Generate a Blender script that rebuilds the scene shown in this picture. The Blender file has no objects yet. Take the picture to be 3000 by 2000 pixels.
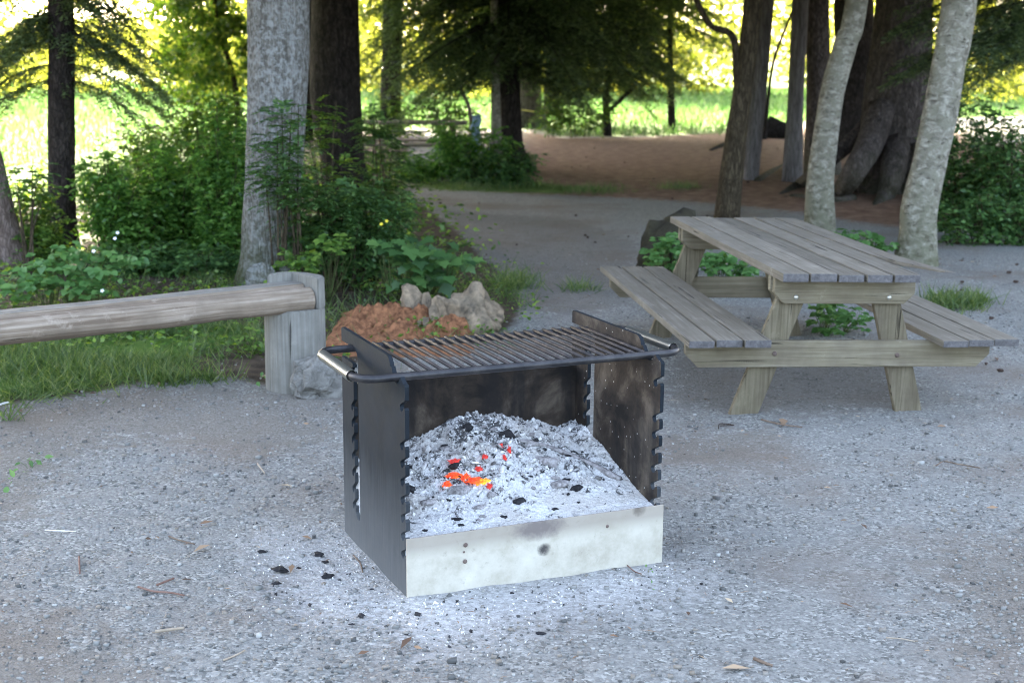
import bpy, bmesh, math, random
import numpy as np
from mathutils import Vector, Matrix, noise
random.seed(7); rng = np.random.default_rng(7)
scene = bpy.context.scene
C = scene.collection
R = math.radians

# ------------------------------------------------------------------ camera
F, PITCH, ROLL, CAMH = 4003.0, 0.2034, 0.0076, 1.8234
cam_d = bpy.data.cameras.new('camera'); cam = bpy.data.objects.new('camera', cam_d); C.objects.link(cam)
cam_d.sensor_width = 36; cam_d.lens = F / 3000 * 36
cam_d.clip_start = 0.05; cam_d.clip_end = 5000
cam.matrix_world = Matrix.Translation((0, 0, CAMH)) @ Matrix.Rotation(math.pi / 2 - PITCH, 4, 'X') @ Matrix.Rotation(ROLL, 4, 'Z')
cam_d.dof.use_dof = True; cam_d.dof.focus_distance = 4.95; cam_d.dof.aperture_fstop = 4.0
scene.camera = cam

# ------------------------------------------------------------------ world, sun, exposure
SUN_EL, SUN_AZ = 25.0, -14.0      # azimuth measured from +Y towards +X
w = bpy.data.worlds.new('World'); scene.world = w; w.use_nodes = True
nt = w.node_tree; bg = nt.nodes['Background']
sky = nt.nodes.new('ShaderNodeTexSky'); sky.sky_type = 'NISHITA'; sky.sun_disc = False
sky.sun_elevation = R(SUN_EL); sky.sun_rotation = R(SUN_AZ); sky.air_density = 0.75; sky.dust_density = 5.0; sky.ozone_density = 0.4
hs = nt.nodes.new('ShaderNodeHueSaturation'); hs.inputs['Saturation'].default_value = 0.84   # sky light desaturated to take out blue
nt.links.new(sky.outputs[0], hs.inputs['Color']); nt.links.new(hs.outputs[0], bg.inputs[0]); bg.inputs[1].default_value = 0.15
sd = bpy.data.lights.new('sun', 'SUN'); sd.energy = 5.0; sd.angle = R(0.5); sd.color = (1.0, 0.90, 0.70)
sun = bpy.data.objects.new('sun', sd); C.objects.link(sun)
to_sun = Vector((math.sin(R(SUN_AZ)) * math.cos(R(SUN_EL)), math.cos(R(SUN_AZ)) * math.cos(R(SUN_EL)), math.sin(R(SUN_EL))))
sun.rotation_euler = to_sun.to_track_quat('Z', 'Y').to_euler(); sun.location = (0, -10, 30)
scene.view_settings.view_transform = 'Standard'; scene.view_settings.look = 'None'
scene.view_settings.exposure = 3.65; scene.view_settings.gamma = 1.0
scene.cycles.use_denoising = True; scene.cycles.filter_width = 1.0
scene.cycles.max_bounces = 6; scene.cycles.transparent_max_bounces = 6
scene.cycles.sample_clamp_indirect = 4.0

# ------------------------------------------------------------------ picture -> place helpers (used once, to survey where things stand)
K = 3000 / 2352
_c, _s = math.cos(PITCH), math.sin(PITCH)
def ray(u, v):
    x, y = u * K - 1500, v * K - 1000
    cr, sr = math.cos(ROLL), math.sin(ROLL)
    x, y = cr * x + sr * y, -sr * x + cr * y
    return Vector((x / F, _c - _s * (y / F), -_s - _c * (y / F)))
def G(u, v, z=0.0):
    d = ray(u, v); t = (z - CAMH) / d.z
    return Vector((d.x * t, d.y * t, z))
def A(u, v, dist):
    d = ray(u, v); t = dist / d.y
    return Vector((d.x * t, dist, CAMH + d.z * t))
def ground_z(x, y):
    return 0.012 * noise.noise(Vector((x * 0.7, y * 0.7, 3.1))) + 0.03 * noise.noise(Vector((x * 0.15, y * 0.15, 9.0))) * min(1, max(0, (y - 9) / 8))

# ------------------------------------------------------------------ material helpers
class NT:
    def __init__(s, name):
        s.m = bpy.data.materials.new(name); s.m.use_nodes = True
        s.t = s.m.node_tree; s.n = s.t.nodes; s.l = s.t.links
        s.out = s.n['Material Output']; s.b = s.n['Principled BSDF']
    def add(s, kind, **kw):
        n = s.n.new(kind)
        for k, v in kw.items():
            if k in n.inputs: n.inputs[k].default_value = v
            else: setattr(n, k, v)
        return n
    def link(s, a, b): s.l.new(a, b)
    def coords(s, scale=(1, 1, 1), kind='Object'):
        tc = s.add('ShaderNodeTexCoord'); mp = s.add('ShaderNodeMapping'); mp.inputs['Scale'].default_value = scale
        s.link(tc.outputs[kind], mp.inputs[0]); return mp.outputs[0]
    def noise(s, vec, scale, detail=4, rough=0.55, dist=0.0):
        n = s.add('ShaderNodeTexNoise'); n.inputs['Scale'].default_value = scale; n.inputs['Detail'].default_value = detail
        n.inputs['Roughness'].default_value = rough; n.inputs['Distortion'].default_value = dist
        if vec is not None: s.link(vec, n.inputs['Vector'])
        return n.outputs['Fac']
    def voro(s, vec, scale, feature='F1', out='Color'):
        n = s.add('ShaderNodeTexVoronoi', feature=feature); n.inputs['Scale'].default_value = scale
        s.link(vec, n.inputs['Vector']); return n.outputs[out]
    def ramp(s, fac, stops, interp='LINEAR'):
        r = s.add('ShaderNodeValToRGB'); e = r.color_ramp.elements; r.color_ramp.interpolation = interp
        while len(e) < len(stops): e.new(0.5)
        for i, (p, c) in enumerate(stops):
            e[i].position = p; e[i].color = (c, c, c, 1) if isinstance(c, (int, float)) else (*c, 1)
        s.link(fac, r.inputs[0]); return r.outputs[0]
    def mix(s, fac, a, b, mode='MIX'):
        m = s.add('ShaderNodeMix', data_type='RGBA', blend_type=mode)
        if isinstance(fac, (int, float)): m.inputs[0].default_value = fac
        else: s.link(fac, m.inputs[0])
        for i, x in ((6, a), (7, b)):
            if isinstance(x, tuple): m.inputs[i].default_value = (*x, 1)
            else: s.link(x, m.inputs[i])
        return m.outputs[2]
    def math(s, op, a, b=0.0):
        m = s.add('ShaderNodeMath', operation=op)
        for i, x in ((0, a), (1, b)):
            if isinstance(x, (int, float)): m.inputs[i].default_value = x
            else: s.link(x, m.inputs[i])
        return m.outputs[0]
    def bump(s, h, strength=0.5, dist=0.01):
        b = s.add('ShaderNodeBump'); b.inputs['Strength'].default_value = strength; b.inputs['Distance'].default_value = dist
        s.link(h, b.inputs['Height']); s.link(b.outputs[0], s.b.inputs['Normal'])
    def island(s):
        return s.add('ShaderNodeNewGeometry').outputs['Random Per Island']
    def done(s, col=None, rough=0.8, metal=0.0, spec=0.3):
        if col is not None:
            if isinstance(col, tuple): s.b.inputs['Base Color'].default_value = (*col, 1)
            else: s.link(col, s.b.inputs['Base Color'])
        if isinstance(rough, (int, float)): s.b.inputs['Roughness'].default_value = rough
        else: s.link(rough, s.b.inputs['Roughness'])
        s.b.inputs['Metallic'].default_value = metal
        s.b.inputs['Specular IOR Level'].default_value = spec
        return s.m

def leaf_mat(name, cols, trans=0.45, tint=(1.25, 1.15, 0.5)):
    s = NT(name); s.n.remove(s.b)
    c = s.ramp(s.island(), [(i / (len(cols) - 1), q) for i, q in enumerate(cols)])
    d = s.add('ShaderNodeBsdfDiffuse'); t = s.add('ShaderNodeBsdfTranslucent'); mx = s.add('ShaderNodeMixShader')
    g = s.add('ShaderNodeBsdfGlossy'); g.inputs['Roughness'].default_value = 0.5; m2 = s.add('ShaderNodeMixShader'); m2.inputs[0].default_value = 0.04
    tc = s.mix(1.0, c, tint, 'MULTIPLY')
    s.link(c, d.inputs[0]); s.link(tc, t.inputs[0]); mx.inputs[0].default_value = trans
    s.link(d.outputs[0], mx.inputs[1]); s.link(t.outputs[0], mx.inputs[2])
    s.link(mx.outputs[0], m2.inputs[1]); s.link(g.outputs[0], m2.inputs[2]); s.link(m2.outputs[0], s.out.inputs[0])
    return s.m

def bark_mat(name, c1, c2, c3, scale=(9, 9, 2.2), bump=0.6, patch=None, moss=0.0, cracks=0.75, fleck=0.0, ps=14):
    s = NT(name); v = s.coords(scale)
    n1 = s.noise(v, 2.2, 8, 0.65, 0.6); n2 = s.noise(s.coords((1, 1, 0.6)), 3.0, 4)
    vr = s.voro(v, 3.4, 'DISTANCE_TO_EDGE', 'Distance')
    col = s.ramp(n1, [(0.3, c1), (0.5, c2), (0.7, c3)])
    col = s.mix(s.ramp(vr, [(0.0, cracks), (0.12, 0.0)]), col, c1)
    if patch:
        pn = s.noise(s.coords((1, 1, 1.0)), ps, 6, 0.7)
        col = s.mix(s.ramp(pn, [(0.47, 0.0), (0.58, 0.85)]), col, patch)
    if fleck:
        fn = s.noise(s.coords((1, 1, 2.2)), 11, 5, 0.7); col = s.mix(s.ramp(fn, [(0.60, 0.0), (0.66, fleck)]), col, c1)
        f2 = s.noise(s.coords((1, 1, 1.4)), 2.6, 3, 0.6); col = s.mix(s.ramp(f2, [(0.56, 0.0), (0.66, 0.5)]), col, (0.10, 0.09, 0.06))
    if moss:
        sp = s.add('ShaderNodeSeparateXYZ'); tc = s.add('ShaderNodeTexCoord'); s.link(tc.outputs['Object'], sp.inputs[0])
        hz = s.ramp(s.math('ADD', s.math('MULTIPLY', sp.outputs[2], 0.7), s.math('MULTIPLY', n2, 0.7)), [(0.25, moss), (0.85, 0.0)])
        col = s.mix(s.math('MULTIPLY', hz, s.ramp(s.noise(s.coords(), 7, 5), [(0.32, 0.15), (0.5, 1)])), col, (0.045, 0.055, 0.012))
    s.bump(s.math('ADD', n1, s.math('MULTIPLY', vr, 1.5 * (cracks > 0))), bump, 0.03)
    return s.done(col, 0.95, 0, 0.1)

def wood_mat(name, base, dark, light, axis='Y', tint_var=0.25, green=0.0, ends=None):
    s = NT(name)
    sc = {'X': (0.8, 26, 26), 'Y': (26, 0.8, 26), 'Z': (26, 26, 0.8)}[axis]
    v = s.coords(sc); isl = s.island()
    cmb = s.add('ShaderNodeVectorMath', operation='ADD'); cx = s.add('ShaderNodeCombineXYZ')
    s.link(s.math('MULTIPLY', isl, 37.0), cx.inputs[0]); s.link(s.math('MULTIPLY', isl, 11.0), cx.inputs[1])
    s.link(v, cmb.inputs[0]); s.link(cx.outputs[0], cmb.inputs[1]); v = cmb.outputs[0]
    n1 = s.noise(v, 2.0, 7, 0.65, 0.8); n2 = s.noise(s.coords((3, 3, 3)), 2.0, 4, 0.6)
    col = s.ramp(n1, [(0.28, dark), (0.48, base), (0.72, light)])
    col = s.mix(s.ramp(n2, [(0.35, 0.55), (0.62, 0.0)]), col, tuple(x * 0.55 for x in base))
    if green: col = s.mix(s.math('MULTIPLY', s.ramp(s.noise(s.coords((2, 2, 2)), 3.2, 3), [(0.35, 0), (0.65, 1)]), green), col, (0.20, 0.19, 0.09))
    col = s.mix(tint_var, col, s.ramp(isl, [(0, tuple(x * 0.6 for x in base)), (0.5, base), (1, tuple(min(1, x * 1.4) for x in base))]))
    ck = s.noise(v, 1.1, 3, 0.5, 1.5)
    col = s.mix(s.ramp(ck, [(0.30, 0.85), (0.345, 0.0)]), col, tuple(x * 0.25 for x in dark))
    kn = s.noise(s.coords((1.6, 1.6, 1.6)), 4.0, 5, 0.7); col = s.mix(s.ramp(kn, [(0.62, 0.0), (0.72, 0.5)]), col, tuple(min(1, x * 1.15) for x in light))
    s.bump(s.math('ADD', n1, s.math('MULTIPLY', s.ramp(ck, [(0.30, 0.0), (0.36, 1.0)]), 0.6)), 0.45, 0.008)
    return s.done(col, 0.85, 0, 0.15)

M = {}
# ground (regions carried by masks: soil, grass, needles, ash, brown earth with painted shade, gravel underneath)
def ground_material():
    s = NT('ground_gravel'); v = s.coords()
    def at(n):
        a = s.add('ShaderNodeAttribute'); a.attribute_name = n; return a.outputs['Fac']
    big = s.noise(v, 0.9, 4, 0.6); mid = s.noise(v, 9, 5, 0.6); fine = s.noise(v, 130, 4, 0.7)
    vc = s.add('ShaderNodeTexVoronoi'); vc.inputs['Scale'].default_value = 95; s.link(v, vc.inputs['Vector'])
    sep = s.add('ShaderNodeSeparateColor'); s.link(vc.outputs['Color'], sep.inputs[0])
    grav = s.ramp(sep.outputs[0], [(0.0, (0.08, 0.08, 0.072)), (0.35, (0.18, 0.18, 0.163)), (0.75, (0.265, 0.265, 0.24)), (1.0, (0.43, 0.43, 0.39))])
    dust = s.ramp(fine, [(0.3, (0.165, 0.165, 0.152)), (0.7, (0.265, 0.262, 0.24))])
    grav = s.mix(s.ramp(mid, [(0.40, 0.15), (0.62, 0.8)]), grav, dust)
    grav = s.mix(s.ramp(big, [(0.48, 0.0), (0.66, 0.65)]), grav, (0.165, 0.13, 0.10))
    soil = s.ramp(mid, [(0.3, (0.030, 0.022, 0.014)), (0.55, (0.075, 0.055, 0.038)), (0.8, (0.13, 0.10, 0.07))])
    soil = s.mix(s.ramp(fine, [(0.55, 0), (0.7, 0.5)]), soil, (0.16, 0.13, 0.10))
    duff = s.ramp(s.noise(v, 5, 6, 0.7), [(0.3, (0.105, 0.06, 0.038)), (0.5, (0.20, 0.12, 0.078)), (0.7, (0.31, 0.21, 0.145))])
    duff = s.mix(s.ramp(fine, [(0.5, 0), (0.75, 0.5)]), duff, (0.07, 0.045, 0.03))
    grass = s.ramp(s.noise(v, 3.0, 6, 0.7), [(0.3, (0.05, 0.09, 0.018)), (0.55, (0.10, 0.17, 0.03)), (0.75, (0.20, 0.25, 0.06))])
    ash = s.ramp(s.noise(v, 45, 8, 0.8), [(0.34, (0.11, 0.11, 0.10)), (0.43, (0.30, 0.30, 0.285)), (0.62, (0.52, 0.52, 0.50))])
    dirt_shade = s.ramp(mid, [(0.3, (0.075, 0.065, 0.055)), (0.7, (0.15, 0.135, 0.115))])  # earth brown that carries painted shade too
    def m(name, w=0.5):
        return s.ramp(s.math('ADD', at(name), s.math('MULTIPLY', s.math('SUBTRACT', mid, 0.5), w)), [(0.40, 0), (0.60, 1)])
    col = s.mix(s.math('MULTIPLY', m('rust', 1.6), 0.5), grav, s.ramp(fine, [(0.35, (0.085, 0.072, 0.055)), (0.65, (0.215, 0.185, 0.148))])); col = s.mix(s.math('MULTIPLY', m('dirt_shade', 1.6), 0.45), col, dirt_shade); col = s.mix(m('soil'), col, soil); col = s.mix(m('duff', 0.7), col, duff)
    am = s.ramp(s.math('ADD', at('ash'), s.math('MULTIPLY', s.math('SUBTRACT', s.noise(v, 26, 6, 0.75), 0.5), 1.5)), [(0.25, 0), (0.80, 0.92)])
    col = s.mix(am, col, ash); col = s.mix(m('grass', 0.9), col, grass)
    h = s.math('ADD', s.math('MULTIPLY', vc.outputs['Distance'], -1.0), s.math('ADD', fine, mid))
    s.bump(h, 0.55, 0.010)
    return s.done(col, 0.92, 0, 0.15)
M['ground'] = ground_material()

def island_mat(name, stops, rough=0.85, noise_amt=0.0, spec=0.25):
    s = NT(name); c = s.ramp(s.island(), stops)
    if noise_amt:
        c = s.mix(noise_amt, c, s.ramp(s.noise(s.coords(), 60, 4), [(0.3, 0.02), (0.7, 0.6)]), 'OVERLAY')
    return s.done(c, rough, 0, spec)
M['pebble'] = island_mat('pebble_stone', [(0, (0.07, 0.07, 0.065)), (0.25, (0.17, 0.17, 0.155)), (0.6, (0.26, 0.26, 0.24)), (0.78, (0.21, 0.18, 0.14)), (0.95, (0.30, 0.30, 0.275)), (1, (0.38, 0.38, 0.35))], 0.85)
M['litter'] = island_mat('dry_litter', [(0, (0.06, 0.04, 0.028)), (0.4, (0.17, 0.10, 0.06)), (0.75, (0.30, 0.20, 0.12)), (1, (0.50, 0.40, 0.27))], 0.9)
M['cone'] = island_mat('cone_brown', [(0, (0.02, 0.015, 0.012)), (1, (0.06, 0.04, 0.03))], 0.9)

M['bark_dark'] = bark_mat('bark_dark', (0.012, 0.010, 0.009), (0.036, 0.030, 0.026), (0.08, 0.066, 0.056), (9, 9, 3.2), 0.9)
M['bark_big'] = bark_mat('bark_big', (0.045, 0.037, 0.033), (0.11, 0.09, 0.08), (0.20, 0.17, 0.15), (7, 7, 2.6), 0.9, moss=0.5)
M['bark_grey'] = bark_mat('bark_grey', (0.07, 0.065, 0.055), (0.17, 0.16, 0.14), (0.27, 0.255, 0.23), (13, 13, 2.4), 0.8, patch=(0.29, 0.295, 0.28), moss=0.9, ps=26)
M['bark_pale'] = bark_mat('bark_pale', (0.07, 0.06, 0.045), (0.23, 0.212, 0.165), (0.44, 0.42, 0.345), (6.0, 6.0, 9.0), 0.7, patch=(0.20, 0.19, 0.14), moss=0.6, cracks=0.0, fleck=0.9, ps=9)
M['bark_post'] = bark_mat('bark_post', (0.08, 0.07, 0.065), (0.19, 0.175, 0.165), (0.30, 0.285, 0.27), (16, 16, 1.0), 0.5)
M['bark_brown'] = bark_mat('bark_brown', (0.022, 0.018, 0.012), (0.075, 0.058, 0.036), (0.15, 0.12, 0.075), (12, 12, 2.6), 0.8)
M['bark_red'] = bark_mat('bark_red', (0.07, 0.05, 0.04), (0.15, 0.115, 0.095), (0.24, 0.19, 0.165), (10, 10, 3.0), 0.7)

M['wood_top'] = wood_mat('wood_weathered', (0.175, 0.153, 0.118), (0.062, 0.052, 0.039), (0.33, 0.30, 0.245), 'Y', 0.5)
M['wood_frame'] = wood_mat('wood_frame', (0.185, 0.155, 0.105), (0.08, 0.063, 0.04), (0.31, 0.275, 0.20), 'X', 0.15, 0.12)
M['wood_leg'] = wood_mat('wood_leg', (0.145, 0.12, 0.08), (0.055, 0.043, 0.028), (0.24, 0.205, 0.145), 'Z', 0.15, 0.12)
M['log_wood'] = wood_mat('log_wood', (0.22, 0.172, 0.125), (0.085, 0.058, 0.038), (0.38, 0.32, 0.25), 'X', 0.1)
M['post_wood'] = wood_mat('post_wood', (0.20, 0.192, 0.165), (0.125, 0.118, 0.098), (0.28, 0.272, 0.24), 'Z', 0.1)
M['log_top'] = wood_mat('log_top', (0.19, 0.178, 0.15), (0.08, 0.073, 0.06), (0.30, 0.285, 0.25), 'X', 0.1)

def steel():
    s = NT('black_steel'); v = s.coords()
    n = s.noise(v, 9, 6, 0.65); f = s.noise(v, 150, 3, 0.7); st = s.noise(s.coords((30, 30, 1.5)), 3, 5)
    col = s.ramp(n, [(0.3, (0.007, 0.010, 0.013)), (0.65, (0.015, 0.020, 0.025))])
    sp = s.add('ShaderNodeSeparateXYZ'); tc = s.add('ShaderNodeTexCoord'); s.link(tc.outputs['Object'], sp.inputs[0])
    low = s.ramp(s.math('ADD', sp.outputs[2], s.math('MULTIPLY', s.math('SUBTRACT', st, 0.5), 0.30)), [(0.0, 0.75), (0.42, 0.0)])
    col = s.mix(low, col, (0.12, 0.128, 0.13))
    s.bump(f, 0.15, 0.002)
    return s.done(col, s.ramp(n, [(0.3, 0.55), (0.7, 0.75)]), 0.0, 0.14)
def soot():
    s = NT('sooty_steel'); v = s.coords()
    n = s.noise(v, 5, 7, 0.65, 0.4); f = s.noise(v, 38, 4, 0.7); sq = s.noise(s.coords((9, 9, 2)), 1.0, 5)
    col = s.ramp(n, [(0.36, (0.012, 0.010, 0.008)), (0.50, (0.040, 0.030, 0.022)), (0.66, (0.12, 0.098, 0.074))])
    col = s.mix(s.ramp(sq, [(0.50, 0.0), (0.62, 0.75)]), col, (0.012, 0.011, 0.011))
    vr = s.add('ShaderNodeTexVoronoi'); vr.inputs['Scale'].default_value = 60; s.link(v, vr.inputs['Vector'])
    sp = s.add('ShaderNodeSeparateColor'); s.link(vr.outputs['Color'], sp.inputs[0])
    fleck = s.math('MULTIPLY', s.ramp(vr.outputs['Distance'], [(0.10, 1), (0.2, 0)]), s.ramp(sp.outputs[1], [(0.86, 0), (0.9, 1)]))
    col = s.mix(fleck, col, (0.5, 0.48, 0.45))
    s.bump(f, 0.3, 0.004)
    return s.done(col, 0.85, 0, 0.25)
def grill_metal():
    s = NT('grill_metal'); v = s.coords(); n = s.noise(v, 22, 6, 0.7)
    col = s.ramp(n, [(0.35, (0.020, 0.018, 0.018)), (0.55, (0.050, 0.040, 0.035)), (0.72, (0.12, 0.095, 0.08))])
    s.bump(n, 0.3, 0.003); return s.done(col, 0.6, 0.25, 0.4)
def frame_metal():
    s = NT('frame_metal'); v = s.coords(); n = s.noise(v, 16, 6, 0.7)
    col = s.ramp(n, [(0.4, (0.018, 0.018, 0.020)), (0.75, (0.06, 0.055, 0.052))])
    s.bump(n, 0.15, 0.002); return s.done(col, 0.42, 0.3, 0.5)
def coil_metal():
    s = NT('coil_metal'); return s.done((0.46, 0.45, 0.40), 0.30, 0.9, 0.5)
def panel_paint():
    s = NT('panel_paint'); v = s.coords()
    n = s.noise(v, 7, 7, 0.7); f = s.noise(v, 40, 5, 0.7)
    sp = s.add('ShaderNodeSeparateXYZ'); tc = s.add('ShaderNodeTexCoord'); s.link(tc.outputs['Object'], sp.inputs[0])
    col = s.ramp(n, [(0.3, (0.35, 0.315, 0.24)), (0.55, (0.50, 0.465, 0.375)), (0.8, (0.60, 0.57, 0.48))])
    band = s.ramp(s.math('ADD', sp.outputs[2], s.math('MULTIPLY', s.math('SUBTRACT', n, 0.5), 0.05)), [(0.135, 0.0), (0.18, 0.75)])
    col = s.mix(band, col, (0.29, 0.25, 0.20))
    for cx, cz, rx, rz, k, c in ((0.50, 0.19, 0.085, 0.038, 0.85, (0.15, 0.125, 0.115)), (0.515, 0.105, 0.022, 0.02, 0.95, (0.045, 0.04, 0.04)), (0.90, 0.205, 0.025, 0.02, 0.7, (0.10, 0.08, 0.06))):
        dx = s.math('DIVIDE', s.math('SUBTRACT', sp.outputs[0], cx), rx); dz = s.math('DIVIDE', s.math('SUBTRACT', sp.outputs[2], cz), rz)
        d = s.math('ADD', s.math('ADD', s.math('MULTIPLY', dx, dx), s.math('MULTIPLY', dz, dz)), s.math('MULTIPLY', s.math('SUBTRACT', f, 0.5), 2.2))
        col = s.mix(s.ramp(s.math('MULTIPLY', s.math('ADD', d, s.math('MULTIPLY', s.math('SUBTRACT', n, 0.5), 1.5)), 0.45), [(0.10, k), (0.80, 0.0)]), col, c)
    col = s.mix(s.ramp(f, [(0.60, 0), (0.72, 0.4)]), col, (0.22, 0.19, 0.15))
    s.bump(f, 0.08, 0.002); return s.done(col, 0.6, 0, 0.3)
def ash_mat():
    s = NT('ash_grey'); v = s.coords()
    n = s.noise(v, 26, 8, 0.75, 0.5); b = s.noise(v, 5, 3); f = s.noise(v, 90, 5, 0.75)
    sp = s.add('ShaderNodeSeparateXYZ'); tc = s.add('ShaderNodeTexCoord'); s.link(tc.outputs['Object'], sp.inputs[0])
    white = s.ramp(f, [(0.3, (0.38, 0.38, 0.365)), (0.5, (0.64, 0.64, 0.62)), (0.7, (0.82, 0.82, 0.79))])
    warm = s.mix(s.ramp(b, [(0.45, 0), (0.6, 0.5)]), white, (0.48, 0.44, 0.38))
    dk = s.math('SUBTRACT', s.math('ADD', n, s.math('MULTIPLY', s.math('SUBTRACT', b, 0.5), 0.25)), s.math('MULTIPLY', s.math('SUBTRACT', sp.outputs[2], 0.28), 0.45))
    col = s.mix(s.ramp(dk, [(0.39, 0.95), (0.46, 0.0)]), warm, (0.06, 0.06, 0.06))  # black specks, widened to paint in the shade of crevices
    s.bump(s.math('ADD', n, f), 0.8, 0.012); return s.done(col, 0.95, 0, 0.1)
M['steel'], M['soot'], M['grill'], M['frame'], M['coil'], M['panel'], M['ash'] = steel(), soot(), grill_metal(), frame_metal(), coil_metal(), panel_paint(), ash_mat()
def simple(name, c1, c2, scale=8, rough=0.85, bump=0.4, bd=0.01, metal=0.0, spec=0.25, dist=0.3):
    s = NT(name); n = s.noise(s.coords(), scale, 7, 0.65, dist)
    s.bump(n, bump, bd); return s.done(s.ramp(n, [(0.33, c1), (0.67, c2)]), rough, metal, spec)
M['wood_end'] = simple('wood_end_grain', (0.07, 0.065, 0.062), (0.15, 0.14, 0.135), 40)
M['char'] = simple('charcoal', (0.008, 0.008, 0.009), (0.035, 0.034, 0.036), 60, 0.75)
M['char_grey'] = simple('charcoal_ashy', (0.10, 0.09, 0.085), (0.42, 0.40, 0.39), 45, 0.9)
M['rock'] = simple('rock_grey', (0.10, 0.095, 0.082), (0.27, 0.26, 0.23), 16, 0.9, 0.9, 0.03, dist=1.2)
M['rust_wood'] = simple('rotten_wood', (0.10, 0.043, 0.020), (0.36, 0.165, 0.078), 19, 0.95, 0.9, 0.03)
M['pale_wood'] = simple('bleached_wood', (0.08, 0.068, 0.05), (0.34, 0.26, 0.17), 12, 0.9, 0.8, 0.03)
M['mossy'] = simple('mossy_stump', (0.018, 0.014, 0.010), (0.05, 0.045, 0.025), 9, 0.95, 0.9, 0.03)
M['bolt'] = simple('zinc_bolt', (0.42, 0.40, 0.34), (0.60, 0.58, 0.50), 30, 0.35, 0.1, 0.002, 0.8, 0.5)
M['rust_bolt'] = simple('rust_bolt', (0.09, 0.06, 0.045), (0.16, 0.12, 0.10), 40, 0.7)
def ember_mat(name, c1, c2, st):
    s = NT(name); n = s.noise(s.coords(), 55, 4, 0.7)
    col = s.ramp(n, [(0.35, c1), (0.65, c2)])
    s.link(col, s.b.inputs['Emission Color']); s.link(s.ramp(n, [(0.3, 0.35), (0.6, 1.0)]), s.b.inputs['Emission Strength'])
    m = s.math('MULTIPLY', s.ramp(n, [(0.3, 0.35), (0.6, 1.0)]), st); s.link(m, s.b.inputs['Emission Strength'])
    return s.done((0.06, 0.03, 0.02), 0.9)
M['ember_hot'] = ember_mat('ember_hot', (1.0, 0.07, 0.01), (1.0, 0.50, 0.03), 0.20)
M['ember'] = ember_mat('ember_orange', (1.0, 0.03, 0.01), (1.0, 0.14, 0.015), 0.15)
M['ember_red'] = ember_mat('ember_red', (0.7, 0.02, 0.03), (1.0, 0.06, 0.06), 0.085)

M['leaf_spruce'] = leaf_mat('needles_dark', [(0.035, 0.058, 0.024), (0.09, 0.14, 0.055), (0.20, 0.27, 0.11)], 0.4, (1.1, 1.15, 0.6))
M['leaf_crown'] = leaf_mat('crown_green', [(0.03, 0.06, 0.018), (0.07, 0.12, 0.035)], 0.12)
M['leaf_bush'] = leaf_mat('bush_green', [(0.035, 0.085, 0.014), (0.095, 0.20, 0.03), (0.23, 0.36, 0.065)], 0.5)
M['leaf_thicket'] = leaf_mat('thicket_green', [(0.04, 0.11, 0.02), (0.10, 0.235, 0.038), (0.22, 0.40, 0.08)], 0.5, (1.1, 1.2, 0.5))
M['leaf_rowan'] = leaf_mat('rowan_green', [(0.03, 0.075, 0.024), (0.065, 0.15, 0.04), (0.14, 0.26, 0.07)], 0.35)
M['leaf_berry'] = leaf_mat('bramble_green', [(0.05, 0.13, 0.03), (0.085, 0.20, 0.05), (0.14, 0.27, 0.08)], 0.35)
M['leaf_bright'] = leaf_mat('maple_yellow', [(0.06, 0.13, 0.02), (0.13, 0.22, 0.035), (0.26, 0.31, 0.06)], 0.55, (1.25, 1.25, 0.5))
M['leaf_far'] = leaf_mat('far_foliage', [(0.06, 0.09, 0.015), (0.24, 0.27, 0.05), (0.46, 0.46, 0.14)], 0.6, (1.3, 1.25, 0.6))
M['grass'] = leaf_mat('grass_blades', [(0.035, 0.08, 0.015), (0.08, 0.15, 0.03), (0.18, 0.23, 0.08)], 0.45)
M['meadow'] = leaf_mat('meadow_blades', [(0.045, 0.10, 0.028), (0.085, 0.155, 0.05), (0.19, 0.245, 0.14)], 0.45, (0.9, 1.1, 0.6))

# ------------------------------------------------------------------ object helpers
def tag(o, label=None, cat=None, group=None, kind=None):
    if label: o['label'] = label
    if cat: o['category'] = cat
    if group: o['group'] = group
    if kind: o['kind'] = kind
    return o
def empty(name, label, cat, loc=(0, 0, 0), rz=0.0, group=None):
    o = bpy.data.objects.new(name, None); C.objects.link(o); o.location = loc; o.rotation_euler = (0, 0, rz)
    o.empty_display_size = 0.1
    return tag(o, label, cat, group)
def link(name, me, mat, parent=None, smooth=False):
    me.name = name
    if mat and not me.materials: me.materials.append(mat)
    if smooth: me.polygons.foreach_set('use_smooth', [True] * len(me.polygons))
    o = bpy.data.objects.new(name, me); C.objects.link(o)
    if parent: o.parent = parent
    return o
def bm_obj(name, bm, mat, parent=None, smooth=False):
    me = bpy.data.meshes.new(name); bm.normal_update(); bm.to_mesh(me); bm.free()
    return link(name, me, mat, parent, smooth)
def np_mesh(name, V, Fc):
    V = np.asarray(V, dtype=np.float32).reshape(-1, 3); Fc = np.asarray(Fc, dtype=np.int32)
    me = bpy.data.meshes.new(name); n, k = Fc.shape
    me.vertices.add(len(V)); me.vertices.foreach_set('co', V.ravel())
    me.loops.add(n * k); me.loops.foreach_set('vertex_index', Fc.ravel())
    me.polygons.add(n); me.polygons.foreach_set('loop_start', np.arange(0, n * k, k, dtype=np.int32))
    me.update(calc_edges=True); me.validate(); return me
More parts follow.
